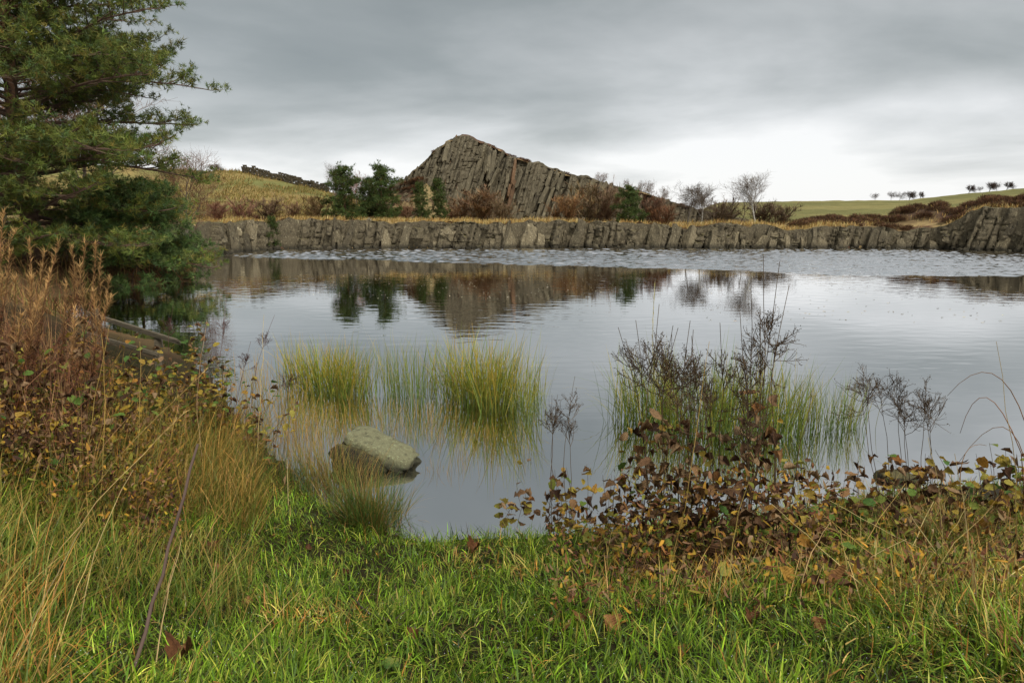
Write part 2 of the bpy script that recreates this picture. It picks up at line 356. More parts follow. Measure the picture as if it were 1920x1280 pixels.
def water_mat():
    m, t, b, L = newmat('lake_water')
    b.inputs['Base Color'].default_value = (.66, .66, .66, 1); b.inputs['Metallic'].default_value = 1.0
    g = N(t, 'ShaderNodeNewGeometry'); sp = N(t, 'ShaderNodeSeparateXYZ'); L(g.outputs['Position'], sp.inputs[0])
    # the wind-ruffled band along the far shore: y + 0.42 x > about 40 m, with a ragged edge
    wn = N(t, 'ShaderNodeTexNoise', inp={'Scale': .16, 'Detail': 5.0, 'Roughness': .6}); L(g.outputs['Position'], wn.inputs['Vector'])
    xm = N(t, 'ShaderNodeMath', operation='MINIMUM', inp={1: 18.0}); L(sp.outputs[0], xm.inputs[0])
    k = N(t, 'ShaderNodeMath', operation='MULTIPLY_ADD', inp={1: .42}); L(xm.outputs[0], k.inputs[0]); L(sp.outputs[1], k.inputs[2])
    k2 = N(t, 'ShaderNodeMath', operation='MULTIPLY_ADD', inp={1: 3.0}); L(wn.outputs[0], k2.inputs[0]); L(k.outputs[0], k2.inputs[2])
    band = N(t, 'ShaderNodeMapRange', interpolation_type='SMOOTHSTEP', inp={'From Min': 41.0, 'From Max': 43.5}); L(k2.outputs[0], band.inputs[0])
    # gentle swell patches in the open middle
    pn = N(t, 'ShaderNodeTexNoise', inp={'Scale': .09, 'Detail': 3.0}); L(g.outputs['Position'], pn.inputs['Vector'])
    pm = N(t, 'ShaderNodeMapRange', interpolation_type='SMOOTHSTEP', inp={'From Min': .42, 'From Max': .62, 'To Min': .35, 'To Max': 1.0}); L(pn.outputs[0], pm.inputs[0])
    mid = N(t, 'ShaderNodeMapRange', interpolation_type='SMOOTHSTEP', inp={'From Min': 7.0, 'From Max': 16.0, 'To Min': .22, 'To Max': 1.0}); L(sp.outputs[1], mid.inputs[0])
    pmm = N(t, 'ShaderNodeMath', operation='MULTIPLY'); L(pm.outputs[0], pmm.inputs[0]); L(mid.outputs[0], pmm.inputs[1])
    mp = N(t, 'ShaderNodeMapping', inp={'Scale': (.55, 1.25, 1)}); L(g.outputs['Position'], mp.inputs[0])
    r1 = N(t, 'ShaderNodeTexNoise', inp={'Scale': 2.2, 'Detail': 2.5, 'Roughness': .45}); L(mp.outputs[0], r1.inputs['Vector'])
    r2 = N(t, 'ShaderNodeTexNoise', inp={'Scale': 8.0, 'Detail': 2.0}); L(mp.outputs[0], r2.inputs['Vector'])
    b1 = N(t, 'ShaderNodeBump', inp={'Distance': .009}); L(r1.outputs[0], b1.inputs['Height']); L(pmm.outputs[0], b1.inputs['Strength'])
    bs = N(t, 'ShaderNodeMath', operation='MULTIPLY', inp={1: 1.0}); L(band.outputs[0], bs.inputs[0])
    b2 = N(t, 'ShaderNodeBump', inp={'Distance': .008}); L(r2.outputs[0], b2.inputs['Height']); L(bs.outputs[0], b2.inputs['Strength']); L(b1.outputs[0], b2.inputs['Normal'])
    L(b2.outputs[0], b.inputs['Normal'])
    ro = N(t, 'ShaderNodeMapRange', inp={'To Min': .012, 'To Max': .05}); L(band.outputs[0], ro.inputs[0]); L(ro.outputs[0], b.inputs['Roughness'])
    return m
M['water'] = water_mat()

# ------------------------------------------------------------------ ground sheet and lake
def build_ground():
    ys = [-14.]
    while ys[-1] < 2400:
        y = ys[-1]
        ys.append(y + (1.0 if y < 0.5 else .07 if y < 7 else max(.09, .0085 * y) if y < 74 else .03 * y))
    ys = np.array(ys); u = np.linspace(-1, 1, 262)
    hw = 9 + 1.15 * np.abs(ys)
    X = u[None] * hw[:, None]; Y = np.repeat(ys[:, None], len(u), 1)
    Z = hz(X.ravel(), Y.ravel()).reshape(X.shape)
    V = np.stack([X, Y, Z], -1).reshape(-1, 3)
    r, c = X.shape; i = np.arange(r - 1)[:, None] * c; j = np.arange(c - 1)[None]
    Q = np.stack([i + j, i + j + 1, i + c + j + 1, i + c + j], -1).reshape(-1, 4)
    x, y = V[:, 0], V[:, 1]; s = sdist(x, y); px = 960 + F * x / np.maximum(y * CP, 1)
    def mixc(a, b, t): return a * (1 - t[:, None]) + np.array(b) * t[:, None]
    C = np.tile(np.array([.030, .026, .012]), (len(V), 1))
    C = mixc(C, (.045, .03, .016), ss((fbm(x, y, .8, 41) - .5) * 5))
    C = mixc(C, (.13, .085, .04), ss((y - 12) / 4) * .8)                                    # bracken litter on the spit
    fy = ss((y - 40) / 4)
    C = mixc(C, (.34, .25, .11), fy * (.35 + .65 * ss((fbm(x, y, .25, 43) - .42) * 6)))     # straw on the quarry rim
    C = mixc(C, (.085, .045, .03), fy * ss((fbm(x, y, .3, 44) - .5) * 8) * ss((100 - y) / 20))   # heather litter
    lh = ss((y - 68) / 12) * ss((760 - px) / 60)
    n = fbm(x, y, .12, 45)
    C = mixc(C, (.22, .165, .062), lh); C = mixc(C, (.14, .14, .048), lh * ss((n - .48) * 8))
    C = mixc(C, (.12, .065, .04), lh * ss((82 - y) / 8) * .8)
    rh = ss((y - 84) / 10) * ss((px - 1290) / 40)
    C = mixc(C, (.135, .128, .048), rh); C = mixc(C, (.21, .18, .07), rh * ss((fbm(x * .3, y, .10, 46) - .5) * 9) * .7)
    C = mixc(C, (.07, .045, .03), np.exp(-((s - 9) / 5) ** 2) * fy * ss((px - 1480) / 60))
    C = mixc(C, (.022, .019, .014), ss(-s / .12 + .3))
    o = link('ground', mk_mesh('ground', V, [Q], M['ground'], C, True)); o['kind'] = 'structure'
    wy = np.concatenate([np.arange(3, 29, 1.0), np.arange(29, 61.5, .085)]); wx = np.concatenate([np.arange(-45, -24, 1.0), np.arange(-24, 46, .16), np.arange(46, 76, 1.0)])
    X, Y = np.meshgrid(wx, wy); x, y = X.ravel(), Y.ravel()
    # wind ripples along the far shore (real waves); the rest lies calm
    k = y + .42 * np.minimum(x, 18) + 3.2 * (fbm(x, y, .16, 52, 4) - .5) + .8 * (fbm(x, y, 1.1, 53, 2) - .5)
    amp = ss((k - 39.6) / 1.8) * ss((x + 26) / 3)
    Z = amp * (.13 * (fbm(x * .6, y, 4.2, 54, 1) - .5) + .012 * (fbm(x * .6, y, .9, 55, 2) - .5))
    V = np.stack([x, y, Z], 1); r, c = X.shape; i = np.arange(r - 1)[:, None] * c; j = np.arange(c - 1)[None]
    Q = np.stack([i + j, i + j + 1, i + c + j + 1, i + c + j], -1).reshape(-1, 4)
    me = mk_mesh('lake_water', V, [Q], M['water'], None, True)
    o = link('lake_water', me); o['kind'] = 'structure'
build_ground()

# ------------------------------------------------------------------ rocks
def block_mesh(name, mat, seed, cuts=1, jit=.14, taper=.12):
    import bmesh
    r = np.random.default_rng(seed); bm = bmesh.new(); bmesh.ops.create_cube(bm, size=1)
    bmesh.ops.subdivide_edges(bm, edges=bm.edges[:], cuts=cuts, use_grid_fill=True)
    for v in bm.verts:
        c = np.array(v.co); k = np.abs(c) > .49
        if k.sum() == 3: c *= r.uniform(.74, .98)
        elif k.sum() == 2: c *= r.uniform(.86, 1.03)
        c += r.uniform(-jit, jit, 3) * (.5, .5, .35)
        f = 1 - taper * (c[2] + .5); c[0] *= f; c[1] *= f
        v.co = c
    bmesh.ops.triangulate(bm, faces=bm.faces[:])
    me = bpy.data.meshes.new(name); bm.to_mesh(me); bm.free(); me.materials.append(mat); return me
BL_WALL = [block_mesh('rock_block', M['rock_wall'], 100 + i, 2, .15 + .01 * i, .04 + .025 * (i * 5 % 14)) for i in range(14)]
BL_CRAG = [block_mesh('rock_column', M['rock'], 200 + i, 2, .16, .10) for i in range(14)]
BL_RUST = [block_mesh('rock_column', M['rock_rust'], 300 + i, 2, .16, .10) for i in range(4)]
def face_offsets(u, v, wmin, wmax, hmin, hmax, amp, seed):
    """relief of a jointed rock face: u along it (already sheared by the lean), v up; returns metres towards the viewer"""
    r = np.random.default_rng(seed); e = [u.min() - 1]
    while e[-1] < u.max() + 1: e.append(e[-1] + r.uniform(wmin, wmax))
    e = np.array(e); uu = u + (fbm(u, v, .8, seed, 3) - .5) * .35
    i = np.clip(np.searchsorted(e, uu) - 1, 0, len(e) - 2); w = e[i + 1] - e[i]; f = (uu - e[i]) / w
    base = r.normal(0, amp, len(e)); ph = r.uniform(0, 9, len(e)); hh = r.uniform(hmin, hmax, len(e)); tilt = r.normal(0, .5, len(e))
    k = np.floor((v + (f - .5) * w * tilt[i]) / hh[i] + ph[i]).astype(int); g = (v / hh[i] + ph[i]) % 1
    hs = (((i * 7919 + k * 104729 + seed) * 2654435761) % 4294967296) / 4294967296.0
    joint = np.minimum(np.minimum(f, 1 - f) * w, np.minimum(g, 1 - g) * hh[i] * 1.6)
    return base[i] + (hs - .5) * amp * 1.6 + (f - .5) * tilt[i] * w * .5 - .30 * np.exp(-joint / .06) + (fbm(u, v, 1.5, seed + 3, 4) - .5) * .30 - .10 * np.abs(f - .5)

def build_cliff():
    pts = np.array([G(*p)[:2] for p in [(372, 500), (370, 490)]] + FAR[:-1])
    seg = np.linalg.norm(np.diff(pts, axis=0), axis=1); cum = np.concatenate([[0], np.cumsum(seg)])
    def at(s):
        p = np.array([np.interp(s, cum, pts[:, 0]), np.interp(s, cum, pts[:, 1])])
        q = np.array([np.interp(s + .4, cum, pts[:, 0]), np.interp(s + .4, cum, pts[:, 1])])
        o = np.array([np.interp(s - .4, cum, pts[:, 0]), np.interp(s - .4, cum, pts[:, 1])])
        t = unit(q - o); return p, t, np.array([-t[1], t[0]])       # n points inland
    root = thing('quarry_cliff', 'low grey brown rock cliff of upright blocks rising straight from the far lake water', 'cliff', (0, 58, 0))
    outc = thing('rock_outcrop', 'higher dark rock outcrop capped with heather where the quarry cliff ends', 'rock', (36, 54, 0))
    # continuous rough rock face behind the separate blocks
    us = np.arange(0, cum[-1], .10); nv = 30; U, Vv = np.meshgrid(us, np.linspace(0, 1, nv), indexing='ij')
    pn = [at(q) for q in us]; PX = np.array([p for p, t, n in pn]); NN = np.array([n for p, t, n in pn])
    q = PX + NN * 1.6; zt = hz(q[:, 0], q[:, 1]) + .02 + (fbm(us, us * 0, .9, 15, 4) - .5) * .75
    Z = -.5 + (zt[:, None] + .5) * np.minimum(Vv * 1.06, 1)
    off = (face_offsets((U - .24 * Z).ravel(), Z.ravel(), .25, .95, .9, 3.2, .20, 77) + face_offsets((U - .24 * Z).ravel(), Z.ravel(), 1.6, 4.5, 1.2, 4.0, .24, 78)).reshape(U.shape) + (fbm(U, Z, 2.6, 79, 4) - .5) * .35
    dn = np.minimum(.62 + Z * .16 - off, 1.02); dn[:, -1] = 1.9; dn[:, -2] = np.maximum(dn[:, -2], .8); Z[:, -1] -= .05
    V = np.stack([PX[:, None, 0] + NN[:, None, 0] * dn, PX[:, None, 1] + NN[:, None, 1] * dn, Z], -1).reshape(-1, 3) - (0, 58, 0); k = len(us)
    i = np.arange(k - 1)[:, None] * nv; j = np.arange(nv - 1)[None]
    Q = np.stack([i + j, i + nv + j, i + nv + j + 1, i + j + 1], -1).reshape(-1, 4)
    link('cliff_face', mk_mesh('cliff_face', V, [Q], M['rock_face']), root)
    s = .2; nb = 0
    while s < cum[-1] - .5:
        p, t, n = at(s); w = rng.uniform(.3, .9) if rng.random() < .8 else rng.uniform(.9, 1.5)
        px = 960 + F * p[0] / (p[1] * CP)
        big = px > 1795
        zt = h1(*(p + n * 1.6)) + rng.uniform(-.9, .05)
        ang = math.atan2(t[1], t[0])
        nsp = rng.choice([1, 2, 3], p=[.42, .38, .2]) if not big else rng.choice([2, 3])
        cuts = np.concatenate([[-.35], np.sort(rng.uniform(.25, .85, nsp - 1)) * zt, [zt]])
        dep = rng.uniform(-.30, .30); lean = rng.normal(.22, .14)
        for a, b in zip(cuts[:-1], cuts[1:]):
            hgt = b - a
            if hgt < .12 or rng.random() < .45: continue
            zc = (a + b) / 2; sl = zc * .16
            o2 = dep + rng.uniform(-.2, .2)
            ww = w * rng.uniform(.9, 1.12)
            c = p + n * (.72 + o2 * .8 + sl) + t * (lean * (zc - 1) + rng.uniform(-.08, .08))
            rt, org = (outc, (36, 54, 0)) if big else (root, (0, 58, 0))
            link('rock_block', BL_WALL[rng.integers(12)], rt, (c[0] - org[0], c[1] - org[1], zc - org[2]),
                 (rng.normal(-.10, .09), lean + rng.normal(0, .10), ang + rng.normal(0, .38) + (PI if rng.random() < .5 else 0) * 0),
                 (ww * 1.12, rng.uniform(.8, 1.15), hgt * 1.13)); nb += 1
        s += w * rng.uniform(.85, 1.3)
    for i in range(70):                                       # fallen blocks along the waterline
        s = rng.uniform(0, cum[-1] - 6); p, t, n = at(s); z = rng.uniform(.14, .42)
        c = p + n * rng.uniform(-.15, .3)
        if nb < 296:
            link('rock_block', BL_WALL[rng.integers(12)], root, (c[0], c[1] - 58, z * .22), (rng.normal(0, .3), rng.normal(0, .3), rng.uniform(0, 6)), (z * 1.5, z * 1.2, z * 1.1)); nb += 1
    return at, cum[-1]
rng = np.random.default_rng(5); cliff_at, cliff_len = build_cliff()

SIL = np.array([(700, 372), (735, 346), (768, 326), (800, 300), (822, 276), (842, 260), (866, 253), (888, 258), (915, 270), (950, 286), (1000, 302), (1050, 319),
                (1100, 330), (1150, 345), (1200, 357), (1260, 376), (1330, 396), (1400, 410)], float)
CY = 88.0
CRAG = np.array([P(a, b, CY) for a, b in SIL])
CX, CZ = CRAG[:, 0], CRAG[:, 2]
def build_crag():
    org = np.array([CRAG[6, 0], CY, 2.2]); LEAN = .30
    root = thing('crag', 'large wedge shaped rock crag with leaning columns and a rust stained peak', 'crag', org)
    xs = np.linspace(CX[0], CX[-1], 150); V = []; C = []
    for x in xs:
        zt = np.interp(x, CX, CZ) + (vnoise(x, 0, .9, 3) - .5) * .5 - .25; zb = 1.9
        hgt = max(zt - zb, .1)
        for f, dy in ((1.0, -1.3), (1.03, -.6), (1.03, .4), (.97, 2.5), (.72, 8), (.35, 16), (-.1, 26)):
            n = fbm(x, dy, .5, 9)
            V.append((x + rng.normal(0, .1), CY + dy, zb + hgt * f + (n - .5) * .5 - .15)); C.append(np.array((.10, .055, .032)) if n > .5 else np.array((.25, .18, .085)))
    V = np.array(V) - org; m = 7
    Q = [(i * m + j, i * m + m + j, i * m + m + j + 1, i * m + j + 1) for i in range(len(xs) - 1) for j in range(m - 1)]
    link('hillside', mk_mesh('hillside', V, [Q], M['ground'], np.array(C), True), root)
    xs = np.arange(CX[0], CX[-1], .13); nv = 95; ZT = np.interp(xs, CX, CZ) + (fbm(xs, xs * 0, .9, 3, 3) - .5) * .7 - .15
    X, Vv = np.meshgrid(xs, np.linspace(0, 1, nv), indexing='ij'); Hh = np.maximum(ZT - 1.7, .1)[:, None]; Z = 1.7 + Hh * Vv
    off = face_offsets(X.ravel(), Z.ravel(), .28, .7, .8, 4.0, .20, 91).reshape(X.shape) + face_offsets(X.ravel(), Z.ravel(), 2.5, 5, 4, 9, .40, 92).reshape(X.shape)
    off = off * np.minimum(1, Hh / 2)
    V = np.stack([X - LEAN * Hh * (1 - Vv), CY - 1.3 - .27 * Hh * (1 - Vv) - off, Z], -1); V[:, -1, 1] += .3
    V = V.reshape(-1, 3) - org; i = np.arange(len(xs) - 1)[:, None] * nv; j = np.arange(nv - 1)[None]
    Q = np.stack([i + j, i + nv + j, i + nv + j + 1, i + j + 1], -1).reshape(-1, 4)
    link('rock_face', mk_mesh('rock_face', V, [Q], M['crag_face']), root)
    x = CX[1] + .3; nb = 0
    while x < CX[-3]:
        zt = float(np.interp(x, CX, CZ)); w = rng.uniform(.26, .58)
        zt += rng.uniform(-.9, -.15)
        px = 960 + F * x / (CY * CP)
        zb = 2.0; lean = LEAN + rng.normal(0, .035)
        dep = (vnoise(x, 1, .45, 12) - .5) * .9 + rng.uniform(-.2, .35)
        z1 = zt
        rust = 848 < px < 890 or 965 < px < 978 or (1085 < px < 1097)
        while z1 > zb + .2:
            hgt = min(rng.uniform(.9, 3.6), z1 - zb + .3); z0 = z1 - hgt; zc = (z0 + z1) / 2
            xc = x - lean * (zt - zc); yc = CY - 1.5 - .27 * (zt - zc) + dep + rng.uniform(-.22, .22)
            r_ = rust and (zt - zc) < rng.uniform(4.5, 7)
            me = BL_RUST[rng.integers(4)] if r_ else BL_CRAG[rng.integers(12)]
            z1 = z0 + .02
            if rng.random() < (.22 if r_ else .36): continue
            link('rock_column', me, root, (xc - org[0], yc - org[1], zc - org[2]),
                 (-.22 + rng.normal(0, .04), lean + rng.normal(0, .03), rng.normal(0, .25)), (w * rng.uniform(1.0, 1.25), rng.uniform(.6, .95), hgt * 1.10)); nb += 1
            if nb > 296: break
        if nb > 296: break
        x += w * 1.55
    print('crag columns', nb, 'reached', x, CX[-1])
rng = np.random.default_rng(507); build_crag()

def stone_obj(name, label, cat, c, dims, rot, mat, seed, sub=4, amp=.12):
    import bmesh
    bm = bmesh.new(); bmesh.ops.create_cube(bm, size=1)
    bmesh.ops.subdivide_edges(bm, edges=bm.edges[:], cuts=9, use_grid_fill=True)
    for v in bm.verts:
        p = np.array(v.co); q = p * 2
        p = q / max((np.abs(q) ** 6).sum() ** (1 / 6), 1e-6) * np.abs(q).max() * .5
        n = fbm(p[0] * 3 + p[2], p[1] * 3 - p[2] * 2, 1.2, seed, 4) - .5
        m = fbm(p[0] * 2 + 3, p[2] * 3 + p[1], 1.6, seed + 5, 4) - .5
        p = p * (1 + amp * 1.6 * n) + np.array([m, n, m - n]) * amp * .5
        v.co = p
    me = bpy.data.meshes.new(name); bm.to_mesh(me); bm.free(); me.materials.append(mat)
    me.polygons.foreach_set('use_smooth', [True] * len(me.polygons))
    return me
def build_stones():
    c = G(700, 850, .12)
    root = thing('boulder', 'long pale lichen covered stone slab tilted into the shallow water among the sedge', 'boulder', (c[0], c[1], 0))
    link('slab', stone_obj('slab', '', '', 0, 0, 0, M['stone'], 3, amp=.26), root, (.10, .03, .155), (math.radians(4), math.radians(16), math.radians(-22)), (.88, .42, .20))
    link('mossy_base', stone_obj('mossy_base', '', '', 0, 0, 0, M['stone_dark'], 8, amp=.5), root, (-.14, .0, .02), (.1, .2, -.32), (.66, .36, .36))
    c = gp(1690, 925)
    o = link('stone', stone_obj('stone', '', '', 0, 0, 0, M['stone_dark'], 14, amp=.25), None, (c[0], c[1] + .12, max(c[2], 0) - .01), (0, .05, .2), (.40, .30, .15))
    tag(o, 'dark mossy stone half buried in the bank behind withered meadowsweet stems', 'stone')
    c = gp(1890, 960)
    pts = [(c[0] - .42, c[1] + .30, c[2] + .18), (c[0] - .1, c[1] + .2, c[2] + .22), (c[0] + .5, c[1] + .05, c[2] + .24), (c[0] + 1.1, c[1] - .1, c[2] + .25)]
    a = Acc(); pts = np.array([np.array([np.interp(k, range(4), [q[j] for q in pts]) for j in range(3)]) for k in np.linspace(0, 3, 16)]) - (0, 0, .16)
    V, Q, T = tube(pts, .085 + .03 * rng.random(16), 12); V = V + (fbm(V[:, 0] * 3 + V[:, 2] * 5, V[:, 1] * 5, 3, 7)[:, None] - .5) * .06; a.add(V, Q, T, C=(.022, .018, .012))
    tag(a.obj('log', M['bark'], smooth=True), 'dark rotting log lying in the grass at the water edge', 'log')
    # two weathered fence rails slanting down to the water
    for k, (a0, a1, Y0, Y1, lab) in enumerate((((165, 588), (332, 640), 11.5, 10.6, 'weathered upper fence rail sloping down over the water beside the brown herbs'),
                                               ((160, 626), (292, 664), 11.2, 10.4, 'weathered lower fence rail half hidden in yellow leaves beside the water'))):
        p, q = P(*a0, Y0), P(*a1, Y1); d = q - p; Ln = np.linalg.norm(d)
        me = block_mesh('fence_rail', M['plank'], 700 + k, 2, .02, 0)
        o = link('fence_rail', me, None, (p + q) / 2, (0, math.asin(-d[2] / Ln), math.atan2(d[1], d[0])), (Ln * 1.08, .05, .08))
        tag(o, lab, 'fence rail')
    for k, (u, v) in enumerate(((172, 600), (288, 640))):
        p = P(u, v, 11.45 if k == 0 else 10.75); z0 = min(h1(p[0], p[1]), 0) - .3
        zt = p[2] + (.18 if k == 0 else .06)
        me = block_mesh('fence_post', M['plank'], 710 + k, 2, .03, .05)
        tag(link('fence_post', me, None, (p[0], p[1] + .10, (z0 + zt) / 2), (0, .04, .3), (.13, .13, zt - z0)),
            ('weathered fence post carrying the landward end of the sloping rails', 'short weathered fence post standing in the water under the rails')[k], 'fence post')
rng = np.random.default_rng(514); build_stones()

# dry stone wall on the left hill
def build_stone_wall():
    pts = [P(px, py, Y) for px, py, Y in ((456, 322, 111), (500, 328, 110.5), (540, 337, 110), (580, 348, 109), (616, 359, 107.5))]
    pts = np.array(pts); pts[:, 2] = hz(pts[:, 0], pts[:, 1])
    root = thing('stone_wall', 'old dark stone wall running down the crest of the grassy hill', 'wall', pts[0])
    bm_me = block_mesh('tmp', M['rock_wall'], 801, 1, .15, .02); bv = np.array([v.co[:] for v in bm_me.vertices]); bf = np.array([p.vertices[:] for p in bm_me.polygons])
    a = Acc(); seg = np.linalg.norm(np.diff(pts, axis=0), axis=1); cum = np.concatenate([[0], np.cumsum(seg)])
    for course in range(5):
        s = rng.uniform(0, .3)
        while s < cum[-1]:
            w = rng.uniform(.3, .6); x, y = np.interp(s, cum, pts[:, 0]), np.interp(s, cum, pts[:, 1])
            hgt = .26; zz = h1(x, y)
            if course < 4 or rng.random() < .6:
                a.add(bv * (w * 1.1, .55, hgt * 1.15) + np.array([x, y, zz + .05 + course * hgt]) - pts[0] + rng.normal(0, .03, 3), None, bf)
            s += w
    o = a.obj('stonework', M['rock_wall'], root); o['kind'] = 'stuff'
rng = np.random.default_rng(521); build_stone_wall()

# ------------------------------------------------------------------ trees
def tufts(Pt, D, size, m, width, cols):
    n = len(Pt); d = unit(D[:, None] * .75 + unit(rng.normal(size=(n, m, 3))))
    L = size[:, None, None] * rng.uniform(.7, 1.15, (n, m, 1))
    sd = unit(np.cross(d, rng.normal(size=(n, m, 3)))) * width
    b = Pt[:, None] + rng.normal(size=(n, m, 3)) * size[:, None, None] * .12
    V = np.stack([b - sd, b + sd, b + d * L], 2).reshape(-1, 3)
    T = np.arange(n * m * 3).reshape(-1, 3)
    return V, None, T, np.repeat(cols, m * 3, 0)
def curve_pts(p, d, L, n, wob, up):
    pts = [np.array(p, float)]; d = unit(np.array(d, float))
    for i in range(n):
        d = unit(d + rng.normal(0, wob, 3) + np.array([0, 0, up])); pts.append(pts[-1] + d * L / n)
    return np.array(pts), d
def pine(root, hgt, rad_at, nlimb, r0, lowest, detail, mats, lean=(0, 0), tuft=.24, tw=.012, m=13, colset=None, fork=False):
    """tapering trunk, whorled limbs that level out, side shoots and needle tufts"""
    wood = Acc(); BARK = (.085, .055, .038); BARKU = (.19, .095, .05)
    k = 14; tz = np.linspace(0, hgt, k)
    tx = lean[0] * tz + np.cumsum(rng.normal(0, .05, k)) * hgt / 14; ty = lean[1] * tz + np.cumsum(rng.normal(0, .04, k)) * hgt / 14
    tr = np.stack([tx - tx[0], ty - ty[0], tz - .25], 1); rr = r0 * (1 - tz / hgt * .93) ; rr[0] *= 1.3
    V, Q, T = tube(tr, rr, 9); tt = np.clip(V[:, 2:3] / hgt * 1.6 - .3, 0, 1)
    wood.add(V, Q, T, np.array(BARK) * (1 - tt) + np.array(BARKU) * tt)
    limbs = Acc(); TP, TD, TC = [], [], []
    for i in range(nlimb):
        f = lowest + (1 - lowest) * ((i + rng.uniform(0, .9)) / nlimb) ** .92; z = f * hgt
        b = np.array([np.interp(z, tr[:, 2], tr[:, j]) for j in range(3)])
        az = i * 2.4 + rng.normal(0, .4); R = rad_at(f, az) * rng.uniform(.72, 1.08)
        if R < .15: continue
        up0 = .05 + .75 * f + rng.normal(0, .08) - .25 * (f < .3)
        pts, de = curve_pts(b, (math.cos(az), math.sin(az), up0), R, 8, .07, -.035 + .02 * rng.random() + (.05 if f < .25 else 0))
        lr = max(.012, r0 * .26 * (R / 6) ** .6 * (1.1 - .5 * f))
        limbs.add(*tube(pts, np.linspace(lr, lr * .18, len(pts)), 5), C=BARK if f < .5 else np.array(BARK) * .5 + np.array(BARKU) * .5)
        ns = max(3, int(R * detail))
        for s in range(ns):
            u = .25 + .75 * (s + rng.random()) / ns; q = np.array([np.interp(u * 8, range(9), pts[:, j]) for j in range(3)])
            dl = unit(pts[min(8, int(u * 8) + 1)] - pts[max(0, int(u * 8) - 1)])
            sgn = 1 if (s % 2) else -1
            side = np.array([-dl[1], dl[0], 0]) * sgn
            d2 = unit(dl * rng.uniform(.4, 1.0) + side * rng.uniform(.4, 1.1) + np.array([0, 0, rng.uniform(-.12, .26)]))
            L2 = (R * .34 * (1.15 - u * .6) + .12) * rng.uniform(.6, 1.25)
            p2, e2 = curve_pts(q, d2, L2, 4, .12, .06)
            limbs.add(*tube(p2, np.linspace(lr * .3 + .004, .004, 5), 3, False), C=BARK)
            nt_ = max(3, int(L2 * detail * 2.6))
            for j in range(nt_):
                w = .3 + .7 * (j + rng.random()) / nt_; g = np.array([np.interp(w * 4, range(5), p2[:, a]) for a in range(3)])
                dd = unit(e2 * .7 + rng.normal(0, .55, 3) + np.array([0, 0, .5]))
                nn = 1 if detail < 2 else 2
                for h in range(nn):
                    TP.append(g + dd * tuft * (.3 + .75 * h) + rng.normal(0, tuft * .35, 3)); TD.append(dd)
                    TC.append(h)
    TP, TD = np.array(TP), np.array(TD); n = len(TP)
    colset = colset or [(.045, .085, .022), (.065, .11, .03), (.085, .13, .045), (.10, .115, .03), (.055, .095, .045)]
    cols = pick(n, colset, jit=.25)
    needles = Acc(); needles.add(*tufts(TP, TD, tuft * rng.uniform(.7, 1.2, n), m, tw, cols))
    return wood, limbs, needles
def rad_big(f, az):
    z = f * 15.5
    base = np.interp(z, [0, .8, 2.2, 3.5, 5.0, 7.0, 8.6, 9.6, 11.5, 13.5, 15.5], [5.6, 6.2, 5.8, 6.5, 6.8, 6.2, 5.1, 5.3, 4.1, 2.4, .3])
    return base * (1 if math.cos(az) > -.2 else .85)
def build_big_pine():
    b = P(66, 490, 27.5); z = h1(b[0], b[1])
    root = thing('pine_tree', 'tall dark green pine tree with a thick trunk leaning over the left bank', 'tree', (b[0], b[1], z))
    w, l, nd = pine(root, 15.8, rad_big, 185, .36, .045, 3.1, None, (.018, 0), .215, .0140, 10,
                 [(.072, .092, .022), (.105, .128, .032), (.14, .162, .046), (.135, .122, .032), (.08, .112, .042)])
    tk = w.obj('trunk', M['bark'], root, True); l.obj('limbs', M['bark'], tk); nd.obj('crown', M['needle'], root)
    print('pine tufts', nd.n // 45)
    # a low pine spreading its branches down to the water in front of the tall one
    b = P(255, 500, 29.2); z = h1(b[0], b[1])
    root = thing('pine_tree', 'low spreading pine hanging over the water at the foot of the tall pine', 'tree', (b[0], b[1], z))
    w, l, nd = pine(root, 3.6, lambda f, az: 3.1 * (1 - f ** 2 * .85), 62, .12, .02, 4.2, None, (.04, 0), .20, .014, 9,
                    [(.06, .098, .028), (.08, .122, .04), (.11, .15, .05), (.07, .10, .04)])
    tk = w.obj('trunk', M['bark'], root, True); l.obj('limbs', M['bark'], tk); nd.obj('crown', M['needle'], root)
rng = np.random.default_rng(528); build_big_pine()

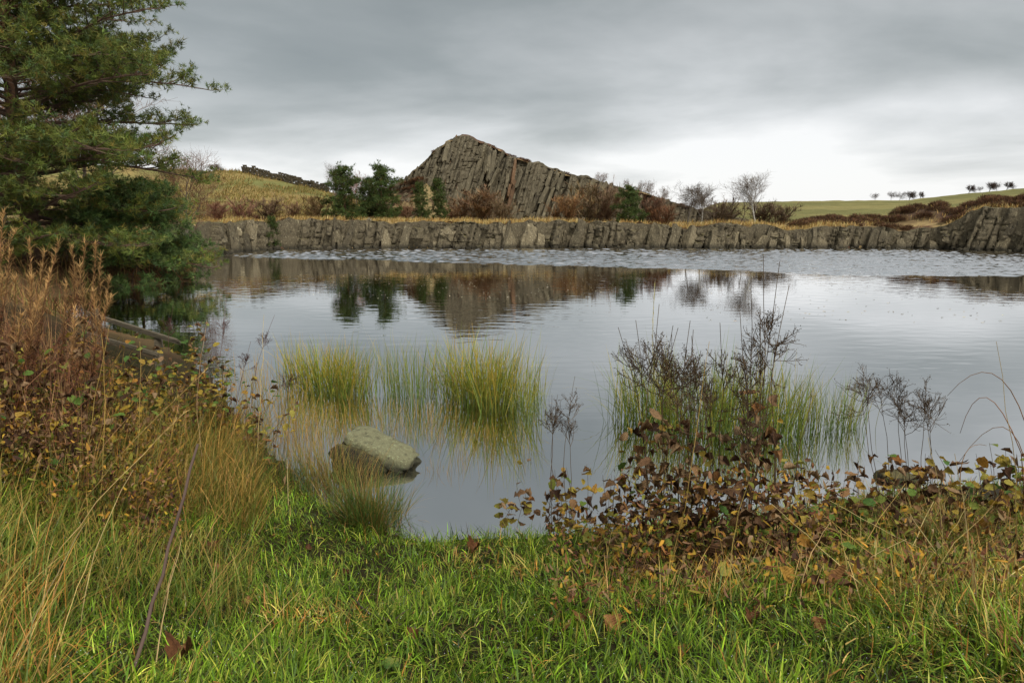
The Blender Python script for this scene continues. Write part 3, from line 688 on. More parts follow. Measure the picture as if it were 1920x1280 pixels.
def far_pines():
    protos = []
    for k in range(3):
        protos.append([a.mesh(n, mm) for a, n, mm in zip(pine(None, 5.0, lambda f, az: (2.2, 1.5, 2.5)[k] * (1 - f ** 1.9) ** .7 * (.55 + .45 * math.sin(f * 16 + az * .7)) + .25, 58, .12, .05, 3.9, None, (.03, 0), .27, .021, 10,
                       [(.046, .068, .022), (.066, .092, .030), (.058, .066, .020)]), ('trunk', 'limbs', 'crown'), (M['bark'], M['bark'], M['needle_o']))])
    rows = [(648, 411, 316, 66, 0, 'broad dark pine below the hill end, taller of the pair left of the crag'),
            (716, 411, 314, 67, 0, 'pine with an open crooked top standing closest to the scree left of the crag'),
            (692, 411, 340, 69, 2, 'low broad pine filling the gap between the pair left of the crag'),
            (790, 410, 346, 70, 1, 'slim dark pine at the foot of the scree below the crag'),
            (824, 410, 340, 72, 1, 'slender pine against the foot of the crag columns'),
            (1180, 417, 354, 66, 2, 'round single pine growing below the long right slope of the crag'),
            (1158, 421, 408, 63.2, 2, 'tiny low pine at the cliff edge below the round pine'),
            (508, 432, 410, 58.4, 1, 'small young pine growing out of the cliff top at its left end')]
    for px, pb, pt, Y, k, lab in rows:
        b = P(px, pb, Y); z = h1(b[0], b[1]) - .05; top = P(px, pt, Y)[2]; s = (top - z) / 5.0
        root = thing('pine_tree', lab, 'tree', (b[0], b[1], z), (0, 0, rng.uniform(0, 6)), (s * (1.05 if k != 1 else .9),) * 2 + (s,))
        for me, nme in zip(protos[k], ('trunk', 'limbs', 'crown')):
            o = link(nme, me, root if nme != 'limbs' else root.children[0])
            v = rng.uniform(.85, 1.15); o.color = (v, v, v, 1)
rng = np.random.default_rng(535); far_pines()

def bare_tree(hgt, r0, seed, spread=.6, up=.05, lv=4, nchild=(9, 6, 5, 4), bias=(0, 0), first=.25, bark=(.10, .08, .065), twigc=(.11, .07, .055), wide=1.0, tr=.006):
    trunk, tw = Acc(), Acc()
    pts, d = curve_pts((0, 0, -.1), (rng.normal(0, .06) + bias[0] * .4, rng.normal(0, .06), 1), hgt * .9, 8, .07, .06)
    rr = np.linspace(r0, r0 * .22, len(pts)); rr[0] *= 1.25
    trunk.add(*tube(pts, rr, 8), C=bark)
    def grow(pts, r, L, level):
        n = len(pts) - 1
        for i in range(nchild[level]):
            u = first + (1 - first) * (i + rng.random()) / nchild[level] if level == 0 else .2 + .8 * (i + rng.random()) / nchild[level]
            q = np.array([np.interp(u * n, range(n + 1), pts[:, a]) for a in range(3)])
            k = min(n - 1, int(u * n)); dl = unit(pts[k + 1] - pts[k])
            rd = unit(rng.normal(size=3)); rd = unit(rd - dl * rd.dot(dl))
            dd = unit(dl * (1 - spread * .6) + rd * spread * wide + np.array([bias[0], bias[1], up * 2]))
            L2 = L * (rng.uniform(.42, .68) if level else rng.uniform(.38, .6) * (1.15 - .45 * u))
            nn = (6, 4, 3, 2)[min(level, 3)]
            p2, _ = curve_pts(q, dd, L2, nn, .14, up)
            r2 = max(tr, r * (.5 if level else .42))
            (trunk if level == 0 else tw).add(*tube(p2, np.linspace(r2, max(tr * .6, r2 * .35), nn + 1), 4 if level == 0 else 3, False), C=bark if level == 0 else np.array(twigc) * rng.uniform(.75, 1.25))
            if level + 1 < lv: grow(p2, r2, L2, level + 1)
    grow(pts, r0 * .7, hgt, 0)
    return trunk, tw
def place_tree(name, lab, cat, meshes, px, pb, pt, Y, hgt, sx=1.0, rz=None, group=None, tint=(1, 1, 1), zb=None):
    hgt = max(v.co.z for me, nm in meshes for v in me.vertices)
    b = P(px, pb, Y); z = (h1(b[0], b[1]) if zb is None else zb); top = P(px, pt, Y)[2]; s = (top - z) / hgt
    root = thing(name, lab, cat, (b[0], b[1], z), (0, 0, rng.uniform(0, 6) if rz is None else rz), (s * sx, s * sx, s), group)
    for me, nm in meshes:
        o = link(nm, me, root); o.color = (*tint, 1)
    return root
def build_bare():
    def mesh2(a, barkm=M['bark']): return [(a[0].mesh('trunk', barkm), 'trunk'), (a[1].mesh('crown', M['twig']), 'crown')]
    birch = mesh2(bare_tree(5, .085, 1, .50, .05, 4, (15, 7, 6, 4), (-.05, 0), .28, (.30, .28, .24), (.10, .08, .062), tr=.006))
    oak = mesh2(bare_tree(5, .10, 2, .72, .03, 4, (13, 7, 6, 5), (0, 0), .26, (.15, .13, .11), (.10, .08, .062), tr=.008))
    oak2 = mesh2(bare_tree(5, .09, 3, .68, .05, 4, (12, 7, 6, 5), (0, 0), .22, (.13, .11, .09), (.11, .082, .06), tr=.008))
    wind = mesh2(bare_tree(5, .16, 4, .62, .05, 4, (12, 8, 7, 6), (.10, 0), .22, (.07, .06, .05), (.10, .07, .055), 1.0, tr=.016))
    place_tree('birch_tree', 'white stemmed bare birch standing alone on the cliff top grass', 'tree', birch, 1416, 418, 318, 62.6, 4.75, 1.3, .3)
    place_tree('bare_tree', 'bare dark tree with a wide rounded crown beside the bare shrubs right of the crag', 'tree', oak, 1288, 413, 336, 65, 4.9, 1.35, 1.0, tint=(.75, .7, .65))
    place_tree('bare_tree', 'pale stemmed bare tree just right of the wide rounded one', 'tree', birch, 1315, 416, 340, 63.5, 4.75, 1.1, 2.0, tint=(.8, .75, .7))
    place_tree('bare_tree', 'thin bare tree with a few brown leaves behind the pines left of the crag', 'tree', birch, 626, 408, 299, 74, 4.75, .75, 4.0, tint=(1.1, .95, .9))
    place_tree('bare_tree', 'russet crowned bare tree rising behind the pair of pines left of the crag', 'tree', oak2, 668, 408, 314, 76, 4.9, .9, 2.7, tint=(1.7, .95, .7))
    for px, pb, pt, Y, sx, lab in ((1126, 342, 320, 98, 1.5, 'small bare tree peeping over the middle of the crag ridge'), (1174, 356, 332, 98, .8, 'thin bare tree over the ridge between the small one and the twin bare trees'),
                                   (1204, 366, 334, 97, 1.0, 'first of the twin bare trees over the lower crag ridge'), (1220, 370, 333, 97, .8, 'second of the twin bare trees over the lower crag ridge'),
                                   (1248, 376, 345, 96, .9, 'low bare tree where the crag ridge runs out')):
        b = P(px, pb, Y); place_tree('bare_tree', lab, 'tree', oak2 if sx > 1.2 else oak, px, pb, pt, Y, 4.9, sx * .8, zb=min(b[2] - .9, float(b[2])), tint=(1.3, 1.15, 1.1))
    for px, pt, Y, sx, lab in ((1638, 364, 228, 1.5, 'tiny bare bush like tree alone on the green skyline'), (1668, 361, 229, 1.2, 'bare tree at the edge of the dark skyline clump'),
                               (1684, 363, 229, 1.9, 'dark broad tree in the middle of the skyline clump'), (1702, 362, 229, 1.6, 'dark tree at the hill side of the skyline clump'),
                               (1722, 362, 228, 1.0, 'slim bare tree just outside the skyline clump'), (1812, 350, 221, 1.5, 'windswept tree standing apart from the hilltop row'),
                               (1833, 351, 220, 1.2, 'first and lowest of the hilltop row of windswept trees'), (1850, 345, 219, 1.5, 'second tree of the hilltop row of windswept trees'),
                               (1864, 345, 219, 1.5, 'third tree of the hilltop row of windswept trees'), (1882, 344, 218, 1.6, 'last tree of the hilltop row of windswept trees')):
        r = ray(px, 400); x = r[0] / r[1] * Y; z = h1(x, Y) - .3
        top = P(px, pt, Y)[2]; s = max((top - z), 1.8) / 5.4
        t = thing('windswept_tree', lab, 'tree', (x, Y, z), (0, 0, rng.normal(0, .15)), (s * sx, s * sx, s))
        kind = (wind, oak, wind, oak2, oak, wind, oak2, wind, oak2, wind)[int(px) % 10]
        t.rotation_euler[2] = rng.uniform(0, 6.28) if kind is not wind else rng.normal(0, .3)
        for me, nm in kind: o = link(nm, me, t); o.color = (.55, .5, .45, 1)
    big = mesh2(bare_tree(9, .16, 9, .7, .05, 4, (14, 8, 6, 5), (0, 0), .2, (.12, .10, .08), (.15, .09, .06), tr=.009))
    for px, pb, pt, Y, sx, lab in ((350, 440, 250, 40, .8, 'bare brown tree showing behind the outer boughs of the tall pine'), (160, 450, 60, 42, 1.2, 'tall bare tree with russet twigs deep behind the tall pine'),
                                   (20, 460, 120, 40, 1.2, 'bare russet tree behind the trunk of the tall pine')):
        place_tree('bare_tree', lab, 'tree', big, px, pb, pt, Y, 8.8, sx, tint=(.8, .72, .6))
rng = np.random.default_rng(542); build_bare()

def brush_mesh(seed):
    """multi-stemmed leafless shrub: stems fanning from the root, forking into fine twigs"""
    a = Acc(); c = (.125, .10, .07)
    for k in range(9):
        az = k * 2.4 + rng.normal(0, .3); le = rng.uniform(.1, .75)
        pts, d = curve_pts((rng.normal(0, .07), rng.normal(0, .07), -.05), (math.cos(az) * le, math.sin(az) * le, 1), rng.uniform(.55, .85), 5, .12, .06)
        a.add(*tube(pts, np.linspace(.016, .006, 6), 4, False), C=np.array(c) * .8)
        for i in range(11):
            u = rng.uniform(.15, 1); q = np.array([np.interp(u * 5, range(6), pts[:, j]) for j in range(3)])
            p2, e = curve_pts(q, unit(rng.normal(0, .8, 3) + d * .8), rng.uniform(.18, .38), 3, .15, .05); a.add(*tube(p2, np.linspace(.006, .003, 4), 3, False), C=np.array(c) * rng.uniform(.7, 1.2))
            n = 24; w = rng.uniform(.1, 1, n) * 3; b = np.stack([np.interp(w, range(4), p2[:, j]) for j in range(3)], 1); cc = pick(n, [c, np.array(c) * 1.4], jit=.3)
            a.add(*blades(b, rng.uniform(.06, .20, n), .009, math.atan2(e[1], e[0]) + rng.normal(0, 1.0, n), rng.uniform(.1, 1.3, n), rng.normal(0, .3, n), 2, cc, cc))
    return a.mesh('twigs', M['twig'])
def build_brush():
    BR = [brush_mesh(i) for i in range(4)]
    rows = [(903, 413, 352, 72, 1.5, (1.25, .95, .72), 'bushy brown leafless shrub covering the middle foot of the crag'),
            (868, 413, 366, 73, 1.4, (1.3, .95, .68), 'orange brown shrub between the slender pine and the bushy brown shrub'),
            (940, 414, 372, 70, 1.2, (1.1, .95, .75), 'low brown shrub at the foot of the crag columns'),
            (845, 412, 385, 74, 1.3, (1.3, .8, .6), 'low russet shrub at the foot of the slim pine'),
            (1068, 414, 362, 70, 1.15, (1.5, 1.05, .65), 'tan rounded shrub in front of the right half of the crag face'),
            (1100, 413, 336, 76, 1.3, (1.15, 1.0, .7), 'tall orange leaved shrub against the crag face'),
            (1138, 413, 345, 74, 1.1, (1.1, .9, .75), 'reddish brown shrub close beside the tall orange shrub'),
            (1040, 414, 385, 71, 1.0, (1.3, .9, .6), 'small tan shrub where the crag columns reach the ground'),
            (1222, 415, 362, 68, 1.1, (1.1, .8, .7), 'dark brown shrub just right of the round single pine'),
            (1250, 415, 378, 67, 1.1, (1.35, .85, .6), 'low russet shrub between the round pine and the bare trees'),
            (1340, 414, 374, 68, 1.3, (.85, .75, .68), 'dark leafless shrub beside the pale stemmed tree'),
            (1372, 414, 372, 69, 1.4, (.8, .7, .65), 'dark leafless shrub between the bare trees and the birch'),
            (1430, 415, 376, 67, 1.5, (.8, .7, .65), 'dark brown shrub behind the white birch stem'),
            (1465, 415, 378, 68, 1.3, (.85, .72, .62), 'last dark shrub of the row before the heather bank'),
            (500, 413, 368, 68, 1.5, (1.0, .8, .68), 'large grey brown shrub below the grassy hill'),
            (455, 414, 374, 66, 1.4, (1.3, .8, .75), 'reddish shrub at the foot of the grassy hill'),
            (412, 420, 376, 62, 1.3, (1.35, .8, .75), 'red brown shrub next to the outer pine boughs'),
            (590, 412, 360, 70, 1.3, (1.1, .9, .6), 'olive brown shrub beside the broad dark pine'),
            (548, 412, 378, 71, 1.2, (1.15, .85, .7), 'low brown shrub midway along the foot of the grassy hill'),
            (760, 408, 380, 76, 1.2, (1.2, .85, .65), 'low shrub on the scree beside the crooked topped pine'),
            (720, 411, 385, 73, 1.3, (1.1, .8, .6), 'low shrub hidden behind the crooked topped pine'),
            (408, 324, 306, 113, 1.7, (.8, .7, .65), 'bare thorn bush on the hill crest where the stone wall starts')]
    for i, (px, pb, pt, Y, sx, tint, lab) in enumerate(rows):
        b = P(px, pb, Y); z = h1(b[0], b[1]) - .03; top = P(px, pt, Y)[2]; hgt = max(top - z, .8)
        o = link('leafless_shrub', BR[i % 4], None, (b[0], b[1], z), (0, 0, rng.uniform(0, 6)), (hgt * sx * 1.25,) * 2 + (hgt * 1.18,)); o.color = (*tint, 1)
        tag(o, lab, 'shrub')
rng = np.random.default_rng(549); build_brush()

def scree_z(px, x, f):
    zt = np.interp(min(x + 1.2, CX[4]), CX, CZ) * .92
    return 1.9 + max(0, zt - 2.2) * f ** 1.3 * np.interp(px, [690, 790, 860], [1, .85, .35])
def build_heather():
    HM = []
    for k in range(4):
        n = 900; d = unit(rng.normal(size=(n, 3))); d[:, 2] = np.abs(d[:, 2])
        rr = rng.uniform(.55, .95, n)[:, None] * (1 + .25 * (vnoise(d[:, 0] * 3 + 5, d[:, 1] * 3 + d[:, 2], 1.0, k) - .5))[:, None]
        b = d * rr * (1, 1, .75)
        az = np.arctan2(d[:, 1], d[:, 0]) + rng.normal(0, .8, n); le = np.arccos(d[:, 2].clip(-1, 1)) * .8 + rng.normal(0, .3, n)
        c = pick(n, [(.085, .042, .026), (.13, .065, .038), (.055, .032, .022), (.15, .10, .05)], jit=.25)
        a = Acc(); a.add(*blades(b, rng.uniform(.15, .35, n), .045, az, le, rng.normal(0, .3, n), 2, c, c * 1.15)); HM.append(a.mesh('heather_bush', M['heather']))
    def put(x, y, s, lab, grp, tint=1.0, zs=1.0):
        o = link('heather_bush', HM[rng.integers(4)], None, (x, y, h1(x, y) - .12 * s), (0, 0, rng.uniform(0, 6)), (s * rng.uniform(.9, 1.5), s * rng.uniform(.8, 1.2), s * zs))
        v = tint * rng.uniform(.8, 1.2); o.color = (v, v, v, 1); tag(o, lab, 'heather', grp)
    for i in range(95):                                       # heather bank on the right
        px = rng.uniform(1480, 1990); s = rng.uniform(6, 13)
        b = P(px, 420, 60); 
        yy = 57.5 + s * .9 - max(0, px - 1740) * .022; xx = (px - 960) / F * yy * CP
        sz = rng.uniform(.5, 1.0); zone = 'beyond the birch and dark shrubs' if px < 1620 else 'midway between the birch and the rock outcrop' if px < 1790 else 'behind the high rock outcrop'
        put(xx, yy, sz, ('large' if sz > .75 else 'small') + ' brown heather bush on the bank ' + zone, ('large' if sz > .75 else 'small') + ' heather ' + zone)
    for i in range(26):
        s = rng.uniform(cliff_len * .80, cliff_len - 5); p, t, n = cliff_at(s); q = p + n * rng.uniform(.9, 3.2)
        put(q[0], q[1], rng.uniform(.45, .8), 'brown heather bush capping the higher rock outcrop', 'heather on the outcrop')
    for i in range(60):
        s = rng.uniform(3, cliff_len * .80); p, t, n = cliff_at(s); q = p + n * (.9 + rng.exponential(1.6))
        px = 960 + F * q[0] / q[1]; wh = 'below the grassy hill' if px < 620 else 'in front of the pair of pines and scree' if px < 850 else 'in front of the crag face' if px < 1150 else 'in front of the bare trees and birch' if px < 1470 else 'below the heather bank'
        put(q[0], q[1], rng.uniform(.14, .36), 'small heather tuft in cliff top grass ' + wh, 'cliff top heather ' + wh, 1.1, .8)
    for i in range(8):
        px = rng.uniform(385, 470); p = P(px, rng.uniform(424, 438), rng.uniform(47, 51)); put(p[0], p[1], rng.uniform(.3, .55), 'dark heather clump above the near corner of the quarry cliff', 'heather at the cliff corner', .9)
    # ridge and scree of the crag
    for i in range(70):
        u = rng.random()
        if u < .42:
            px = rng.uniform(690, 800); x = P(px, 350, CY - 3)[0]; zt = np.interp(x + .8, CX, CZ); f = rng.random() ** .7
            y = CY - 11 + 10 * f; x = P(px, 380, y)[0]; z = scree_z(px, x, f) - .2
        else:
            px = rng.uniform(800, 1330); x = P(px, 350, CY)[0]; zt = np.interp(x, CX, CZ); y = CY - rng.uniform(-.4, 1.3); z = zt - .45
        sc = rng.uniform(.28, .62) if u >= .42 else rng.uniform(.5, 1.0)
        o = link('heather_bush', HM[rng.integers(4)], None, (x, y, z), (0, 0, rng.uniform(0, 6)), (sc * 1.4, sc, sc * .8)); v = rng.uniform(.8, 1.3); o.color = (v, v * .95, v * .85, 1)
        tag(o, 'brown heather bush on the steep scree shoulder of the crag' if u < .42 else 'low heather tuft rooted along the skyline ridge of the crag', 'heather', 'heather on the crag scree' if u < .42 else 'heather on the crag ridge')
rng = np.random.default_rng(556); build_heather()

def build_scree():
    root = thing('scree', 'slope of broken grey rocks and turf below the left shoulder of the crag', 'scree', P(760, 405, CY - 8))
    o0 = np.array(root.location)
    V = []; nx, ny = 30, 16
    for i in range(nx):
        px = 690 + 170 * i / (nx - 1)
        for j in range(ny):
            f = j / (ny - 1); y = CY - 11 + 10.5 * f; x = P(px, 380, y)[0]
            V.append((x, y, scree_z(px, x, f) + rng.normal(0, .1)))
    V = np.array(V); Q = [(i * ny + j, i * ny + ny + j, i * ny + ny + j + 1, i * ny + j + 1) for i in range(nx - 1) for j in range(ny - 1)]
    C = np.where((fbm(V[:, 0], V[:, 1], .5, 61) > .52)[:, None], np.array([(.20, .15, .07)]), np.array([(.075, .05, .03)]))
    link('slope', mk_mesh('slope', V - o0, [Q], M['ground'], C, True), root)
    for i in range(60):
        k = rng.integers(len(V)); s = rng.uniform(.25, .7); link('rock', BL_WALL[rng.integers(12)], root, V[k] - o0 + rng.normal(0, .15, 3) * (1, 1, 0), rng.uniform(0, 6, 3), (s, s, s * .8))
rng = np.random.default_rng(563); build_scree()

# ------------------------------------------------------------------ grasses
STRAW = [(.42, .31, .13), (.36, .25, .09), (.50, .39, .19), (.32, .19, .07)]
def build_rim_grass():
    pts = []
    for i in range(24000):
        s = rng.uniform(0, cliff_len - 3); p, t, n = cliff_at(s)
        pts.append(p + n * (1.0 + rng.exponential(1.3)))
    p = np.array(pts); keep = fbm(p[:, 0], p[:, 1], .28, 43) > .40; p = p[keep]
    # further back: the flat quarry floor and the foot of the hill
    m = 16000; y = rng.uniform(47, 82, m); px = rng.uniform(360, 1800, m); x = (px - 960) / F * y
    sdd = sdist(x, y); k = (sdd > .5) & (fbm(x, y, .28, 43) > .43)
    p = np.concatenate([p, np.stack([x, y], 1)[k]])
    z = hz(p[:, 0], p[:, 1]); n = len(p); az = rng.normal(.2, 1.0, n)
    c = pick(n, STRAW, jit=.2); L = rng.uniform(.22, .60, n)
    a = Acc(); a.add(*blades(np.stack([p[:, 0], p[:, 1], z - .03], 1), L, .045, az, np.abs(rng.normal(.2, .2, n)), rng.uniform(0, .9, n), 2, c, c))
    m = 20000; y = rng.uniform(70, 113, m); px = rng.uniform(330, 700, m); x = (px - 960) / F * y; zz = hz(x, y); k = fbm(x, y, .35, 47) > .42; x, y, zz = x[k], y[k], zz[k]; m = len(x)
    c = pick(m, [(.28, .20, .075), (.22, .17, .06), (.15, .14, .045), (.32, .23, .10)], jit=.2); a.add(*blades(np.stack([x, y, zz - .05], 1), rng.uniform(.3, .7, m), .10, rng.normal(.2, 1, m), np.abs(rng.normal(.4, .3, m)), rng.uniform(0, .9, m), 2, c, c))
    o = a.obj('dry_grass', M['dry']); o['kind'] = 'stuff'; tag(o, 'straw coloured dry grass along the far cliff top and over the hill', 'grass')
rng = np.random.default_rng(570); build_rim_grass()

GREENS = [(.060, .115, .014), (.098, .165, .02), (.15, .22, .035), (.036, .07, .011), (.22, .245, .055)]
def near_pts(n, px0, px1, y0, y1, pw=1.0, smin=.0):
    y = y0 + (y1 - y0) * rng.random(n) ** pw; px = rng.uniform(px0, px1, n); x = (px - 960) / F * (y + .9)
    s = sdist(x, y); k = s > smin; x, y, s, px = x[k], y[k], s[k], px[k]
    return x, y, hz(x, y), s, px
def build_lawn():
    a = Acc()
    x, y, z, s, px = near_pts(128000, -260, 2180, .9, 7.2, .9, -.05)
    n = len(x); pat = fbm(x, y, 1.1, 71, 3)
    dens = rng.random(n) < (.5 + .9 * pat); x, y, z, s, px, pat = [v[dens] for v in (x, y, z, s, px, pat)]; n = len(x)
    dry = rng.random(n) < .05 + .35 * ss((pat - .55) * 5) + .25 * ss((260 - px) / 200) + .22 * ss((px - 1350) / 250)
    c0 = np.where(dry[:, None], pick(n, [(.30, .25, .07), (.36, .27, .10), (.30, .16, .05), (.24, .24, .06)]), pick(n, GREENS, [3, 4, 3, 2, 1.5]))
    c0 = np.clip(c0 * np.exp(rng.normal(-.02, .42, n))[:, None], .004, .6)
    c1 = c0 * np.where(rng.random(n) < .2, 1.5, 1.05)[:, None] * (1.1, 1, .9)
    tuss = fbm(x, y, 2.6, 72, 2)
    L = (.045 + .15 * tuss) * rng.uniform(.5, 1.45, n) * (1 + .5 * ss((420 - px) / 300) + .25 * ss((px - 1100) / 300))
    az = vnoise(x, y, 1.4, 73) * 9 + rng.normal(0, 1.5, n)
    a.add(*blades(np.stack([x, y, z - .01], 1), L, rng.uniform(.004, .0115, n), az, np.abs(rng.normal(.45, .4, n)), rng.uniform(-.2, 1.9, n), 3, c0, c1))
    xu, yu, zu, su, pu = near_pts(30000, -260, 2180, .9, 6.4, .9, .02); m = len(xu); cu = pick(m, [(.09, .08, .028), (.065, .105, .018), (.14, .11, .04), (.05, .08, .015), (.10, .14, .03)], jit=.35)   # thatch between the blades
    a.add(*blades(np.stack([xu, yu, zu - .005], 1), rng.uniform(.03, .09, m), rng.uniform(.004, .010, m), rng.uniform(0, 6.3, m), rng.uniform(.7, 1.6, m), rng.uniform(-.3, .5, m), 2, cu, cu))
    o = a.obj('grass', M['grass']); o['kind'] = 'stuff'; tag(o, 'short wet green grass covering the near bank', 'grass')
    # moss and leaf litter between the blades comes from the ground sheet; dew drops on the tips
    m = 2600; k = rng.choice(n, m); top = np.stack([x[k], y[k], z[k] + L[k] * rng.uniform(.45, .8, m)], 1) + rng.normal(0, .008, (m, 3))
    oc = np.array([(1, 0, 0), (-1, 0, 0), (0, 1, 0), (0, -1, 0), (0, 0, 1), (0, 0, -1)], float)
    tf = np.array([(0, 2, 4), (2, 1, 4), (1, 3, 4), (3, 0, 4), (2, 0, 5), (1, 2, 5), (3, 1, 5), (0, 3, 5)])
    r = rng.uniform(.0011, .0022, m)
    V = (top[:, None] + oc[None] * r[:, None, None]).reshape(-1, 3); T = (tf[None] + np.arange(m)[:, None, None] * 6).reshape(-1, 3)
    md, t, b, L_ = newmat('dew'); b.inputs['Base Color'].default_value = (.8, .82, .82, 1); b.inputs['Roughness'].default_value = .08
    o = link('dew_drops', mk_mesh('dew_drops', V, [T], md, None, True)); o['kind'] = 'stuff'; tag(o, 'tiny dew drops shining on the near grass', 'dew')
rng = np.random.default_rng(577); build_lawn()

def build_long_grass():
    def stuff(name, lab, sets, mat):
        a = Acc()
        for st in sets: a.add(*st)
        o = a.obj(name, M[mat]); o['kind'] = 'stuff'; tag(o, lab, 'grass')
    # long green and tawny grass of the left bank
    sets = []
    for (n0, px0, px1, y0, y1, l0, l1, cols, w, le, smin) in (
            (8000, -250, 520, 3.4, 7.8, .22, .52, [(.09, .14, .03), (.14, .17, .045), (.22, .20, .06), (.30, .22, .08)], .006, .28, -.05),
            (1900, -250, 250, 1.6, 3.6, .28, .62, [(.38, .25, .09), (.42, .31, .13), (.36, .19, .06), (.12, .17, .04), (.15, .19, .05)], .006, .34, 0),
            (2600, 230, 520, 4.6, 8.6, .4, .8, [(.13, .13, .035), (.24, .17, .06), (.32, .20, .07), (.09, .11, .03)], .006, .22, -.1),
            (3200, 300, 530, 4.9, 9.2, .2, .5, [(.16, .16, .04), (.26, .19, .06), (.30, .19, .07), (.10, .12, .03)], .005, .2, -.35),
            (3000, 1080, 2150, 3.4, 5.2, .14, .38, [(.13, .17, .04), (.30, .23, .09), (.38, .28, .12), (.09, .14, .03), (.30, .17, .05)], .0055, .42, -.05)):
        x, y, z, s, px = near_pts(n0, px0, px1, y0, y1, 1, smin); n = len(x)
        k = fbm(x, y, 1.3, 75, 2) > .36; x, y, z = x[k], y[k], z[k]; n = len(x)
        c = pick(n, cols); sets.append(blades(np.stack([x, y, z - .02], 1), rng.uniform(l0, l1, n), w * rng.uniform(.7, 1.4, n), rng.normal(.3, 1.4, n), np.abs(rng.normal(le, .2, n)), rng.uniform(.05, 1.1, n), 5, c, c * (1.25, 1.1, .9)))
    stuff('long_grass', 'long tangled green and tawny grass around both sides of the bank', sets, 'grass')
rng = np.random.default_rng(584); build_long_grass()

def clump(name, lab, cat, spots, n, L0, L1, cols0, cols1, w=.006, lean=.12, curl=.5, spread=(.2, .15), group=None, z=None, mat='grass', nseg=5):
    b = np.array(spots, float); c0 = b.mean(0)
    idx = rng.integers(len(b), size=n)
    p = b[idx].copy(); p[:, 0] += rng.normal(0, spread[0], n); p[:, 1] += rng.normal(0, spread[1], n)
    if z is None: p[:, 2] = np.maximum(hz(p[:, 0], p[:, 1]), -.10) - .02
    else: p[:, 2] = z
    org = np.array([c0[0], c0[1], p[:, 2].min()])
    k = rng.integers(len(cols0), size=n)
    a = Acc(); L = (L0 + (L1 - L0) * rng.random(n)) * (1 - .45 * rng.random(n) ** 2) * (1 + .35 * (fbm(p[:, 0], p[:, 1], 4.0, 5, 2) - .4))
    outw = np.arctan2(p[:, 1] - c0[1], p[:, 0] - c0[0])
    a.add(*blades(p - org, L, w * rng.uniform(.7, 1.4, n), outw + rng.normal(0, 1.2, n), np.abs(rng.normal(lean, lean * .7, n)), rng.uniform(0, curl * 1.5, n) ** 1.5 + (rng.random(n) < .08) * rng.uniform(.5, 1.8, n), nseg, np.array(cols0)[k] * rng.uniform(.8, 1.2, (n, 1)), np.array(cols1)[k] * rng.uniform(.8, 1.2, (n, 1))))
    root = thing(name, lab, cat, org, group=group)
    o = a.obj('blades', M[mat], root); o['kind'] = 'stuff'
    return root
